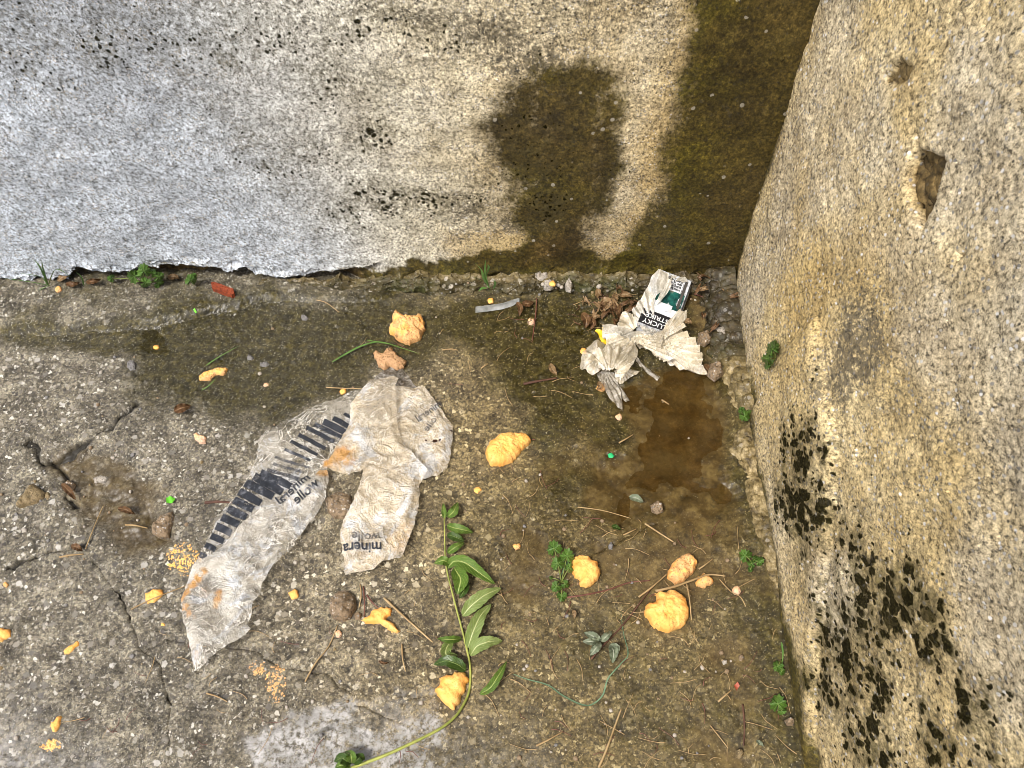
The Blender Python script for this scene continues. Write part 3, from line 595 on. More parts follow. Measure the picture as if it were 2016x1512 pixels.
def lump_mesh(name, outline, h, z0, seed, step=.0016, rough=1.0, wr=1.0):
    """closed lump with the exact outline: domed, folded and pitted top, undercut side"""
    V, F, bd = cdt(outline, step, rng=random.Random(seed)); x, y = V[:, 0], V[:, 1]; d = -sdf(bd, x, y); d = np.maximum(d, 0); dm = d.max()
    t = np.clip(d / (dm * .8), 0, 1); prof = np.sqrt(1 - (1 - t) ** 2)
    cx, cy = x.mean(), y.mean(); tiltn = ((x - cx) * math.cos(seed) + (y - cy) * math.sin(seed)) / (dm * 2)
    f0 = .35 / max(dm, .004)
    z = h * (.22 + .78 * prof * (1 + .3 * tiltn)) + h * .20 * fbm(x, y, f0 * 1.6, 3, seed) * prof + wr * h * .13 * crumple(x, y, f0 * 1.9, seed + 3, 4) * prof
    z += rough * h * .05 * fbm(x, y, 260, 3, seed + 5) - .0012 * rough * np.clip(.25 - worley(x, y, 230, seed)[0], 0, 1) * 4
    z = np.maximum(z, h * .15); ec = {}
    for f in F:
        for a, b in ((f[0], f[1]), (f[1], f[2]), (f[2], f[0])): ec[(a, b)] = 1
    rim = [(a, b) for (a, b) in ec if (b, a) not in ec]; P_ = [tuple(p) for p in np.column_stack([x, y, z0 + z])]; F2 = list(F); lo = {}
    for a, b in rim:
        for k in (a, b):
            if k not in lo:
                lo[k] = len(P_); P_.append((x[k] * .97 + cx * .03, y[k] * .97 + cy * .03, z0 - .001))
        F2.append((b, a, lo[a], lo[b]))
    return mesh(name, P_, F2)
def at_origin(o):                                  # move the object's origin to the middle of its foot
    me = o.data; v = np.zeros(len(me.vertices) * 3); me.vertices.foreach_get('co', v); v = v.reshape(-1, 3)
    c = v.mean(0); c[2] = v[:, 2].min(); v -= c; me.vertices.foreach_set('co', v.ravel()); o.location = o.location + Vector(c); me.update(); return o
def adopt(p, o):                                   # make o a part of the Empty p, keeping its place
    o.parent = p; o.matrix_parent_inverse = Matrix.Translation(-p.location); return o
def tube(name, pts, r0, r1, mat, parent=None, n=6, bumpy=0, seed=0):
    P_ = [Vector(p) for p in pts]; Q = []
    for i in range(len(P_) - 1):                   # Catmull-Rom
        a = P_[max(i - 1, 0)]; b = P_[i]; c = P_[i + 1]; d = P_[min(i + 2, len(P_) - 1)]; k = 5 if len(P_) > 2 else 3
        for j in range(k):
            t = j / k; Q.append(.5 * ((2 * b) + (c - a) * t + (2 * a - 5 * b + 4 * c - d) * t * t + (3 * b - a - 3 * c + d) * t ** 3))
    Q.append(P_[-1]); V = []; F = []
    for i, q in enumerate(Q):
        t = i / (len(Q) - 1); d = (Q[min(i + 1, len(Q) - 1)] - Q[max(i - 1, 0)]).normalized()
        u = d.cross(Vector((0, 0, 1))); u = u.normalized() if u.length > 1e-6 else Vector((1, 0, 0)); v = u.cross(d)
        r = (r0 + (r1 - r0) * t) * (1 + bumpy * random.Random(seed * 99 + i).uniform(-1, 1))
        for j in range(n): a = j * 2 * math.pi / n; V.append(q + u * r * math.cos(a) + v * r * math.sin(a))
    for i in range(len(Q) - 1):
        for j in range(n): F.append((i * n + j, i * n + (j + 1) % n, (i + 1) * n + (j + 1) % n, (i + 1) * n + j))
    F.append(tuple(range(n))[::-1]); F.append(tuple((len(Q) - 1) * n + j for j in range(n)))
    o = link(name, mesh(name, V, F), mat)
    if parent: adopt(parent, o)
    return o
def g3(px, py, up=0.0):                            # point lying 'up' above the ground under a photo point
    x, y = G(px, py, up + .002); z = gz(x, y) + up; return (float(x), float(y), z)

# ------------------------------------------------------------ foam lumps
def mat_foam(name, skin, raw, rawness, dirt=.25):
    m = M(name); n1 = m.noise(35, 4, .6); n2 = m.noise(260, 4, .75); d, c = m.vor(420)
    col = m.ramp(n1, (.35, (skin[0] * .92, skin[1] * .78, skin[2] * .6)), (.5, skin), (.65, (skin[0], skin[1] * 1.12, skin[2] * 1.35)))
    rw = m.mix(m.step(.3, .05, d), m.ramp(n2, (.3, tuple(c_ * .7 for c_ in raw)), (.6, raw)), tuple(c_ * .55 for c_ in raw))
    k = m.step(.62 - rawness * .3, .66 - rawness * .3, m.noise(28, 5, .7)); col = m.mix(m.mul(k, min(1, rawness * 1.6)), col, rw)
    col = m.mix(m.mul(m.step(.57, .65, m.noise(85, 5, .8)), dirt), col, (.13, .07, .03))
    b = m.bump(m.add(m.mul(n2, .6), m.add(m.noise(80, 4, .6), m.mul(m.mul(k, rawness), m.step(.5, 0, d)))), .003, .55)
    return m.done(col, .62, .35, b, **{'Subsurface Weight': .12, 'Subsurface Radius': (1, .45, .2), 'Subsurface Scale': .006})
FO = mat_foam('yellow_foam', (.9, .47, .125), (.76, .4, .12), .25, .45)
FP = mat_foam('pale_orange_foam', (.88, .49, .16), (.7, .39, .16), .6, .7)
FD = mat_foam('crusted_foam', (.78, .5, .25), (.5, .3, .15), .95, 1.0)
FK = mat_foam('washed_out_foam', (.78, .5, .3), (.7, .45, .3), .6, .3)
A3 = lambda L: Z(L, 1000, 950, 2.69)
A2 = lambda L: Z(L, 600, 950, 2.69)
B2 = lambda L: Z(L, 600, 400, 2.88)
B1 = lambda L: Z(L, 0, 400, 2.88)
C1 = lambda L: Z(L, 0, 900, 2.47)
foams = [
 (B2([(500, 615), (530, 620), (560, 635), (630, 640), (650, 630), (680, 665), (675, 720), (640, 770), (590, 790), (530, 770), (480, 720), (478, 700), (498, 680), (495, 650)]), .030, FP, 'rounded orange foam lump with a crusty top rim in the algae water'),
 (B2([(385, 845), (410, 835), (440, 850), (460, 820), (490, 815), (520, 845), (545, 870), (575, 890), (565, 930), (520, 940), (480, 920), (450, 940), (415, 925), (410, 890), (390, 870)]), .014, FD, 'crumbly dirty foam lump resting on the grey tip of the torn plastic film'),
 ([(957, 890), (963, 872), (985, 855), (1000, 851), (1025, 852), (1040, 860), (1045, 870), (1030, 885), (1022, 895), (1010, 910), (990, 917), (965, 915)], .026, FO, 'smooth bright yellow foam lump right of the torn plastic film'),
 (A3([(345, 400), (375, 390), (410, 400), (440, 420), (480, 435), (490, 470), (475, 520), (440, 555), (410, 565), (385, 555), (380, 525), (350, 510), (335, 470), (335, 430)]), .022, FO, 'yellow foam lump beside the green weed between branch and twig'),
 (A3([(890, 410), (940, 388), (985, 395), (1000, 420), (995, 460), (960, 500), (920, 530), (880, 545), (850, 515), (845, 470), (870, 430)]), .022, FP, 'rough orange foam lump under the dry twig, above the biggest lump'),
 (A3([(1000, 500), (1030, 480), (1060, 490), (1083, 520), (1080, 540), (1030, 560), (995, 550)]), .011, FP, 'small ragged foam scrap just right of the rough orange lump under the twig'),
 (A3([(775, 585), (800, 580), (830, 585), (870, 565), (905, 585), (945, 620), (960, 670), (955, 720), (910, 770), (850, 795), (810, 780), (770, 775), (745, 730), (720, 690), (725, 660), (770, 640), (790, 625)]), .030, FO, 'biggest yellow foam lump, with a notch at its top, lower right on the ground'),
 (A2([(690, 1095), (715, 1070), (710, 1035), (770, 1020), (800, 1000), (850, 1010), (870, 1050), (840, 1120), (810, 1180), (795, 1205), (760, 1185), (710, 1135)]), .020, FO, 'yellow foam lump tucked under the lower stem of the green branch'),
 (A2([(300, 735), (350, 700), (370, 675), (400, 665), (460, 665), (455, 710), (430, 730), (470, 750), (510, 790), (490, 805), (460, 800), (440, 770), (400, 750), (330, 750)]), .012, FO, 'long irregular foam piece beside the round stone below the film'),
 (B1([(1125, 980), (1150, 955), (1200, 945), (1240, 930), (1290, 935), (1280, 965), (1220, 970), (1190, 1000), (1130, 1000)]), .009, FP, 'elongated foam crumb half brown floating left in the algae water'),
 (B1([(1095, 1310), (1115, 1300), (1150, 1320), (1175, 1335), (1170, 1365), (1130, 1365), (1105, 1340)]), .008, FK, 'pale pinkish foam crumb left of the upper film edge'),
 (C1([(710, 670), (740, 655), (795, 650), (800, 670), (770, 700), (720, 718)]), .009, FO, 'flat yellow foam bit left of the film lower tip'),
 (C1([(-30, 850), (0, 830), (30, 845), (60, 855), (60, 880), (20, 905), (-30, 915)]), .010, FO, 'yellow foam lump cut off by the left edge of the photo'),
 (C1([(315, 950), (340, 925), (385, 900), (392, 910), (370, 935), (340, 965), (320, 965)]), .006, FO, 'thin hooked foam sliver at lower left'),
 (C1([(250, 1290), (290, 1268), (310, 1270), (300, 1295), (290, 1330), (265, 1340), (250, 1315)]), .007, FO, 'curved foam bit in the bottom left of the concrete'),
]
for i, (o_, h, mt, lab) in enumerate(foams):
    big = h > .015; x0, y0 = G(np.array(o_)[:, 0].mean(), np.array(o_)[:, 1].mean(), 0)
    lift = .006 if i == 1 else 0
    pl = GP(o_, h * .3 + lift); o = link('foam_lump', lump_mesh('foam_lump', jag(pl, .002, .0034, 150, i), h * .75, gz(x0, y0) + lift, i + 3, rough=1.6 if mt is FO else 3.4, wr=.9), mt)
    tag(at_origin(o), lab, 'foam', 'lumps of hardened expanding foam')
smalls = [((305, 680), 6, FO, 'tiny foam crumb left in the algae water'), ((580, 1173), 11, FO, 'small yellow foam crumb between film tip and round stone'),
 ((940, 967), 7, FO, 'star shaped foam crumb above the top of the branch'), ((1018, 1080), 8, FP, 'small foam crumb right of the upper branch leaves'),
 ((676, 771), 7, FO, 'round foam crumb at the upper left film edge'), ((688, 518), 7, FO, 'round foam ball stuck on the back wall ledge left of another'),
 ((748, 519), 6, FO, 'round foam ball on the footing right of its twin'), ((1045, 632), 8, FK, 'pale crumb in the wet area left of the crumpled plastic'),
 ((1150, 690), 8, FO, 'bright foam crumb at the left edge of the crumpled plastic'), ((1184, 762), 11, FP, 'foam crumb under the dangling end of the crumpled plastic'),
 ((25, 537), 9, FO, 'foam crumb on the ledge at the far left wall foot'), ((90, 543), 6, FO, 'foam crumb under the grass at the far left wall foot'),
 ((120, 578), 7, FP, 'foam crumb on the slab left below the wall gap'), ((1088, 557), 7, FO, 'yellow crumb on the pale stones of the footing'),
 ((966, 591), 7, FO, 'foam crumb above the clear plastic strip'), ((523, 756), 5, FK, 'tiny pale crumb in the algae water above the film'),
 ((667, 1250), 8, FK, 'pinkish chip below the round stone'), ((1218, 822), 7, FK, 'pale crumb below the dangling plastic tip'), ((1450, 1165), 10, FK, 'crumbs of pale foam near the kerb'),
 ((12, 1152), 6, FP, 'foam crumb near the left photo edge'), ((322, 1231), 4, FO, 'tiny foam crumb left of the film lower tip')]
for i, ((px, py), r, mt, lab) in enumerate(smalls):
    rg = random.Random(i); ol = [(px + r * rg.uniform(.75, 1.25) * math.cos(t), py + r * rg.uniform(.6, 1.1) * math.sin(t)) for t in np.linspace(0, 2 * math.pi, 10)[:-1]]
    z = 0
    if i in (5, 6, 13): z = .034
    if i in (10, 11): z = .012
    pl = GP(ol, z + .003); x0, y0 = pl.mean(0)
    o = link('foam_crumb', blob_mesh('foam_crumb', pl, r * .00055, .2, 90, i, 8, 22, (gz(x0, y0) if z == 0 else z) - .0005), mt)
    tag(at_origin(o), lab, 'foam', 'small crumbs of hardened foam')
def crumbs(name, cx, cy, rx, ry, n, seed, label, mt):
    rg = random.Random(seed); V = []; F = []
    for k in range(n):
        a = rg.uniform(0, 6.28); q = rg.random() ** .6; px = cx + rx * q * math.cos(a); py = cy + ry * q * math.sin(a)
        x, y = G(px, py, 0); z = gz(x, y) - .0006; r = rg.uniform(.0009, .0026) * (1.2 - q * .5); b = len(V)
        for t in range(6): A_ = t * math.pi / 3 + rg.uniform(-.3, .3); V.append((x + r * math.cos(A_) * rg.uniform(.6, 1.4), y + r * math.sin(A_) * rg.uniform(.6, 1.4), z))
        V.append((x, y, z + r * .9)); F += [(b + t, b + (t + 1) % 6, b + 6) for t in range(6)]
    o = link(name, mesh(name, V, F), mt); tag(o, label, 'foam crumbs', kind='stuff')
crumbs('foam_dust', 362, 1105, 34, 34, 330, 1, 'scatter of fine yellow foam dust left of the film', FO)
crumbs('foam_dust', 545, 1350, 22, 40, 170, 2, 'scatter of fine yellow foam dust below the film', FP)
crumbs('foam_dust', 510, 1318, 18, 16, 70, 4, 'small patch of yellow foam dust just below the film tip', FP)
crumbs('foam_dust', 103, 1470, 22, 12, 60, 3, 'faint patch of yellow foam dust at the bottom left', FP)

# ------------------------------------------------------------ stones
def mat_stone(name, a, b, gr):
    m = M(name); n = m.noise(70, 5, .7); d, c = m.vor(300)
    col = m.ramp(n, (.3, a), (.7, b)); col = m.mix(m.mul(m.step(.42, .3, d), m.step(.5, .6, m.sep(c, 1))), col, m.ramp(m.sep(c, 0), (0, (.07, .06, .05)), (1, (.6, .56, .5))))if gr else col
    return m.done(m.mix(m.mul(m.step(.5, .6, m.noise(220, 3, .7)), .6), col, tuple(v * .35 for v in a)), .6, .35, m.bump(m.add(n, m.mul(m.noise(300, 4, .7), .4)), .004, .9))
ST1 = mat_stone('brown_stone', (.15, .11, .05), (.32, .24, .13), 0); ST2 = mat_stone('gritty_stone', (.13, .09, .05), (.33, .24, .15), 1)
ST5 = mat_stone('yellowish_rubble', (.2, .15, .08), (.46, .39, .26), 1); ST3 = mat_stone('pale_quartz_stone', (.26, .225, .18), (.5, .46, .4), 0); ST4 = mat_stone('grey_stone', (.1, .095, .09), (.26, .25, .24), 0); BR = mat_stone('red_brick', (.19, .035, .012), (.3, .06, .02), 0)
stones = [
 (C1([(80, 240), (110, 200), (150, 150), (175, 138), (225, 175), (215, 200), (180, 225), (100, 250)]), .016, ST1, 'angular brown stone by itself near the left photo edge'),
 (C1([(740, 330), (770, 295), (840, 260), (850, 290), (830, 350), (820, 390), (770, 390), (735, 365)]), .013, ST2, 'gritty greyish rubble stone left of the striped film part'),
 ([(640, 985), (665, 968), (690, 975), (698, 1000), (685, 1020), (660, 1022), (645, 1008)], .016, ST2, 'gritty reddish stone in the gap between the two lower film flaps'),
 (A2([(135, 620), (170, 580), (225, 575), (265, 600), (275, 660), (240, 720), (200, 738), (150, 720), (130, 680)]), .022, ST2, 'round gritty stone beside the long foam piece'),
 (A2([(262, 700), (285, 685), (305, 700), (298, 730), (270, 735)]), .007, ST2, 'small reddish pebble touching the round gritty stone'),
 (B1([(720, 905), (750, 893), (775, 910), (770, 945), (740, 950), (720, 930)]), .008, ST4, 'grey pebble at the left rim of the algae water'),
 (B1([(1700, 635), (1730, 625), (1750, 645), (1735, 665), (1710, 660)]), .006, ST4, 'grey pebble pair left of the rounded foam lump, the larger one'),
 (B1([(1395, 865), (1420, 855), (1440, 875), (1425, 890), (1400, 885)]), .006, ST4, 'light grey pebble in the middle of the algae water'),
 (B1([(1470, 900), (1510, 890), (1530, 905), (1510, 925), (1475, 922)]), .007, ST4, 'brownish pebble right of the light grey pebble in the algae water'),
 (B2([(1290, 400), (1330, 390), (1380, 400), (1385, 440), (1340, 455), (1295, 440)]), .02, ST3, 'largest pale stone set in the footing above the wet leaves'),
 (B2([(1350, 450), (1400, 440), (1415, 475), (1390, 487), (1355, 480)]), .015, ST3, 'pale stone with a yellow crumb on it in the footing'),
 (B2([(1470, 450), (1500, 440), (1520, 465), (1510, 500), (1480, 490)]), .014, ST3, 'pinkish pale stone in the footing, right of the other pale ones'),
 (B2([(1560, 420), (1590, 430), (1580, 450), (1555, 445)]), .01, ST3, 'small pale stone at the right of the footing'),
 (B2([(1255, 665), (1280, 655), (1310, 660), (1300, 685), (1265, 685)]), .007, ST2, 'orange brown pebble below the wet leaves'),
 ([(1403, 648), (1425, 640), (1440, 655), (1432, 672), (1410, 668)], .014, ST3, 'pale stone in the dark corner beside the cigarette packet'),
 ([(1375, 655), (1395, 650), (1402, 668), (1388, 680), (1372, 672)], .014, ST2, 'brown stone right of the fanned plastic'),
 ([(1398, 715), (1418, 712), (1425, 735), (1408, 748), (1392, 735)], .016, ST2, 'brown stone at the tip of the fanned plastic'),
 (A3([(755, 120), (790, 95), (820, 110), (825, 150), (790, 165), (760, 150)]), .008, ST2, 'mossy stone in the mud below the brown puddle'),
 (A3([(1460, 1260), (1490, 1245), (1515, 1265), (1510, 1290), (1475, 1290)]), .013, ST2, 'tan stone beneath the lowest weed by the right wall'),
 (A3([(1205, 1420), (1235, 1412), (1250, 1440), (1230, 1465), (1205, 1455)]), .01, ST1, 'yellowish stone at the bottom near the right wall'),
 (A3([(1220, 920), (1240, 912), (1250, 935), (1235, 950), (1220, 940)]), .008, ST2, 'small tan pebble in the mud right of the biggest foam lump'),
 (A3([(1130, 945), (1155, 940), (1160, 960), (1140, 968)]), .006, ST3, 'small pale pebble in the mud below the biggest foam lump'),
 (A3([(528, 340), (545, 320), (560, 340), (550, 360), (532, 358)]), .006, ST4, 'grey pebble above the yellow lump by the weed'),
 (C1([(105, 355), (125, 342), (142, 352), (135, 372), (112, 372)]), .006, ST3, 'pale pebble below the angular brown stone'),
 ([(85, 975), (0 + 96, 968), (104, 980), (92, 988)], .004, ST1, 'small brown chip right of the angular stone'),
 (C1([(310, 130), (335, 110), (370, 130), (360, 165), (325, 165)]), .008, ST2, 'reddish chip in the broken hollow at the left'),
 (C1([(450, 100), (490, 85), (530, 95), (510, 120), (460, 122)]), .005, ST3, 'flat pale flake in the broken hollow at the left'),
]
for i, (o_, h, mt, lab) in enumerate(stones):
    base = .012 if 9 <= i <= 12 else (.008 if i in (14, 15, 16, 17) else 0)
    pl = GP(o_, h * .35 + base); x0, y0 = pl.mean(0)
    o = link('stone', lump_mesh('stone', jag(pl, .004, .0014, 200, i), h * .95, gz(x0, y0) - .002 + base, i + 40, .0018, 1.2, 2.2), mt)
    tag(at_origin(o), lab, 'stone')
# brick chip
pl = GP(B1([(1210, 485), (1225, 480), (1335, 520), (1340, 545), (1325, 555), (1215, 515)]), .004); x0, y0 = pl.mean(0); zb_ = gz(x0, y0)
V, F, bd = cdt(pl, .003); n = len(V); k = list(zip(*V.T))
bm = bmesh.new(); vv = [bm.verts.new((p[0], p[1], zb_ + .008 + .0012 * float(fbm(p[0], p[1], 90, 3, 5)))) for p in V]
for f in F: bm.faces.new([vv[i] for i in f])
r_ = bmesh.ops.extrude_face_region(bm, geom=bm.faces[:]); [v.co.__setitem__(2, zb_ - .001) for v in r_['geom'] if isinstance(v, bmesh.types.BMVert)]
bmesh.ops.recalc_face_normals(bm, faces=bm.faces[:])
me = bpy.data.meshes.new('brick_chip'); bm.to_mesh(me); o = link('brick_chip', me, BR); tag(at_origin(o), 'narrow chip of orange red brick lying beside the back wall gap', 'brick chip')

# ------------------------------------------------------------ plastic film
SMOOTH_ = 1.0
def mat_film(name, a, b, alpha, gloss=.32, blue=.5, f=28):
    m = M(name); n = m.noise(f, 6, .75, 1.2); n2 = m.noise(110, 5, .7, .6)
    rd = m.math('ABSOLUTE', m.math('SUBTRACT', m.noise(26, 5, .6, 1.6), .5)); crease = m.step(.035, .0, rd)          # fold lines
    rd2 = m.math('ABSOLUTE', m.math('SUBTRACT', m.noise(60, 4, .6, 2.0), .5)); crease2 = m.step(.04, .0, rd2)
    col = m.ramp(n, (.3, a), (.5, tuple((x + y) / 2 for x, y in zip(a, b))), (.62, b)); col = m.mix(m.mul(m.step(.5, .62, m.noise(21, 6, .75, 1.2)), blue), col, (.86, .9, .95))
    col = m.mix(m.mul(m.math('MAXIMUM', crease, m.mul(crease2, .5)), .4), col, (.98, .96, .9))
    st = m.attr('stain'); col = m.mix(m.mul(st, m.step(.4, .6, m.add(m.noise(60, 6, .8, 1), m.mul(st, .12)))), col, m.ramp(m.noise(40, 4), (.3, (.5, .2, .03)), (.7, (.72, .4, .09))))
    col = m.mix(m.mul(m.step(.57, .68, m.noise(22, 6, .8, .5)), .5), col, m.ramp(n2, (.3, (.26, .17, .08)), (.7, (.5, .38, .23))))
    nb = m.bump(m.add(m.mul(n2, .05), m.add(m.noise(24, 3, .5, 1.2), m.add(m.mul(m.step(.12, .0, rd), .5), m.mul(m.step(.1, .0, rd2), .2)))), .005, .7 * SMOOTH_)
    al = m.step(.36, .62, m.noise(20, 6, .75), max(alpha - .38, 0), min(alpha + .2, 1)); al = m.math('MAXIMUM', al, m.mul(st, .9)); al = m.math('MAXIMUM', al, m.mul(crease, .85))
    m.put(m.b.inputs['Base Color'], col); m.put(m.b.inputs['Roughness'], gloss); m.put(m.b.inputs['Normal'], nb); m.put(m.b.inputs['Alpha'], al); m.b.inputs['Specular IOR Level'].default_value = 1.0
    tl = m.node('ShaderNodeBsdfTranslucent', {'Color': col}); tt = m.node('ShaderNodeMixShader', {0: al, 1: m.node('ShaderNodeBsdfTransparent'), 2: tl})
    mx = m.node('ShaderNodeMixShader', {0: .18, 1: m.b.outputs[0], 2: tt})
    m.t.links.new(mx, m.out.inputs['Surface']); return m.m
FA = mat_film('dirty_clear_film', (.46, .41, .32), (.74, .7, .6), .4, .22, .75)
FB = mat_film('clean_clear_film', (.56, .5, .4), (.82, .79, .7), .6, .2, .95)
FC = mat_film('milky_beige_film', (.56, .45, .29), (.8, .7, .53), .8, .26, .7)
FE = mat_film('muddy_grey_film', (.07, .055, .038), (.15, .125, .09), .98, .45, .0)
Z4 = lambda L: Z(L, 300, 700, 2.326)
layers = {}
def film(parent, name, outline, layer, amp, f, seed, mat, stains=(), lift=None, edge=.0012):
    pl = jag(GP(outline, layer + .003), .003, edge * 1.6, 180, seed); V, F, bd = cdt(pl, .0032, rng=random.Random(seed))
    def height(x, y):
        x = np.asarray(x, float); y = np.asarray(y, float)
        rim = sstep(0, .012, -sdf(bd, x, y))
        hh = gza(x, y) + layer + (1 - sstep(0, .008, -sdf(bd, x, y))) * amp * .5 * fbm(x, y, 35, 3, seed + 31) + (crumple(x, y, f, seed, 6) * .35 + crumple(x, y, f * 2.2, seed + 50, 3) * .09 + .5) * amp * (.35 + .65 * rim) + fbm(x, y, 6, 3, seed + 2) * amp * .8 + amp * .5
        if lift: hh = hh + lift(x, y)
        return hh
    z = height(V[:, 0], V[:, 1]); st = np.zeros(len(V))
    for (q, r, s_) in stains:
        c = GP([q, (q[0] + r, q[1])]); rr = np.linalg.norm(c[1] - c[0]); st = np.maximum(st, s_ * sstep(1.15, .4, np.hypot(V[:, 0] - c[0, 0], V[:, 1] - c[0, 1]) / rr + fbm(V[:, 0], V[:, 1], 70, 3, seed) * .5))
    o = link(name, mesh(name, np.column_stack([V, z]), F, True, dict(stain=st)), mat); adopt(parent, o); layers[seed] = (o, height); return o, height
filmroot = empty('plastic_film', (*map(float, G(690, 900)), 0.0), 'large torn sheet of dirty clear packing film with black bars spread flat on the concrete', 'plastic film')
film(filmroot, 'film_tip', Z4([(1050, 75), (1090, 58), (1140, 55), (1165, 90), (1185, 115), (1215, 160), (1190, 200), (1120, 220), (1000, 200), (1005, 140), (1020, 100)]), .001, .004, 20, 201, FE)
oA, hA = film(filmroot, 'film_flap', Z4([(500, 385), (535, 350), (640, 300), (760, 235), (850, 210), (960, 165), (1050, 170), (1060, 330), (1000, 470), (900, 500), (810, 528), (790, 560), (740, 570), (700, 640), (560, 760), (480, 820), (400, 860), (300, 940), (210, 995), (196, 985), (235, 920), (285, 820), (345, 710), (395, 640), (436, 570), (484, 480), (492, 405)]), .001, .011, 14, 202, FA, [((648, 925), 12, 1)])
oD, hD = film(filmroot, 'film_flap', Z4([(1060, 160), (1120, 160), (1190, 160), (1240, 150), (1270, 190), (1310, 240), (1350, 300), (1378, 330), (1375, 400), (1365, 470), (1350, 520), (1300, 560), (1250, 575), (1180, 560), (1100, 500), (1080, 350)]), .003, .012, 15, 203, FC)
oB, hB = film(filmroot, 'film_flap', Z4([(800, 530), (808, 570), (798, 650), (760, 720), (700, 800), (640, 880), (555, 960), (530, 1010), (505, 1050), (498, 1090), (470, 1150), (462, 1200), (440, 1240), (458, 1260), (400, 1310), (330, 1360), (270, 1400), (215, 1455), (200, 1440), (190, 1380), (170, 1290), (150, 1210), (140, 1130), (160, 1060), (200, 985), (280, 930), (380, 830), (460, 740), (560, 690), (640, 630), (720, 560), (760, 535)]), .010, .014, 13, 204, FB,
   [(Z4([(262, 1030)])[0], 10, .9), (Z4([(232, 1060)])[0], 12, .95), (Z4([(205, 1090)])[0], 13, .95), (Z4([(180, 1120)])[0], 13, .95), (Z4([(160, 1145)])[0], 10, .9), (Z4([(175, 1190)])[0], 10, .9), (Z4([(195, 1225)])[0], 11, .8), (Z4([(222, 1235)])[0], 9, .7), (Z4([(330, 1125)])[0], 8, .9), (Z4([(322, 1155)])[0], 9, .9), (Z4([(312, 1185)])[0], 7, .8), (Z4([(255, 1120)])[0], 14, .45), (Z4([(785, 560)])[0], 16, .85), (Z4([(225, 1400)])[0], 10, .5)])
oE, hE = film(filmroot, 'film_flap', Z4([(985, 505), (1020, 505), (1080, 535), (1140, 510), (1190, 500), (1245, 560), (1225, 600), (1225, 700), (1200, 800), (1170, 880), (1145, 945), (1100, 950), (1060, 955), (1020, 990), (960, 1010), (890, 1025), (885, 960), (870, 880), (870, 790), (890, 750), (930, 680), (960, 600)]), .006, .015, 12, 205, FC,
   [(Z4([(1120, 880)])[0], 30, .35), (Z4([(1180, 820)])[0], 20, .3)])
oC, hC = film(filmroot, 'film_flap', Z4([(985, 150), (1000, 120), (1060, 115), (1095, 110), (1130, 120), (1115, 160), (1120, 250), (1125, 350), (1150, 410), (1200, 470), (1235, 510), (1265, 545), (1245, 578), (1215, 545), (1150, 525), (1080, 538), (1000, 522), (960, 560), (900, 568), (850, 555), (805, 535), (820, 490), (850, 440), (880, 390), (905, 330), (910, 240), (950, 190)]), .016, .015, 12, 206, FC,
   [(Z4([(880, 520)])[0], 28, .95), (Z4([(830, 530)])[0], 18, .9), (Z4([(920, 545)])[0], 16, .7)])
# printed bars and lettering
mi = M('black_print'); INK = mi.done(mi.mix(m_ := mi.step(.52, .68, mi.noise(90, 5, .7)), (.018, .021, .028), (.12, .125, .14)), .35, .5, None, Alpha=mi.step(.3, .42, mi.noise(140, 4, .7), .35, .97))
mi = M('faded_print'); INKF = mi.done((.05, .055, .07), .4, .4, None, Alpha=mi.step(.35, .6, mi.noise(60, 4, .7), .25, .7))
def bars(part, height, rows, seed, mat=INK, wk=.7):
    Vv, Fv = [], []
    for i, (a, b, wd) in enumerate(rows):
        a = np.array(a, float); b = np.array(b, float); d = b - a; nn = np.array([-d[1], d[0]]) / np.linalg.norm(d)
        w2 = wd * wk; pts = [a - nn * w2, a + (b - a) * .5 - nn * w2 * 1.08, b - nn * w2 * .9, b + nn * w2 * .9, a + (b - a) * .5 + nn * w2, a + nn * w2]
        V, F, bd = cdt(GP(Z4([tuple(p) for p in pts]), .008), .0022); z = height(V[:, 0], V[:, 1]) + .0011; k = len(Vv)
        Vv += list(np.column_stack([V, z])); Fv += [tuple(j + k for j in f) for f in F]
    o = link('printed_bars', mesh('printed_bars', Vv, Fv), mat); o.parent = part; return o
bars(oA, hA, [((882, 282), (915, 302), 16), ((832, 305), (915, 352), 24), ((788, 320), (900, 378), 28), ((748, 330), (880, 398), 20), ((712, 347), (838, 412), 19), ((676, 382), (798, 442), 19), ((640, 413), (762, 472), 17), ((612, 448), (728, 496), 12)], 1, wk=.5)
bars(oA, hA, [((566, 480), (720, 528), 8), ((556, 508), (700, 552), 9), ((530, 535), (690, 585), 12)], 2, INKF)
bars(oA, hA, [((500, 548), (640, 615), 24), ((470, 565), (600, 640), 28), ((430, 595), (560, 662), 29), ((402, 636), (505, 695), 27), ((378, 676), (470, 724), 26), ((352, 716), (440, 760), 26), ((326, 756), (405, 794), 26), ((300, 796), (370, 832), 24), ((276, 840), (335, 868), 22), ((250, 882), (298, 906), 20), ((226, 926), (256, 942), 18)], 3)
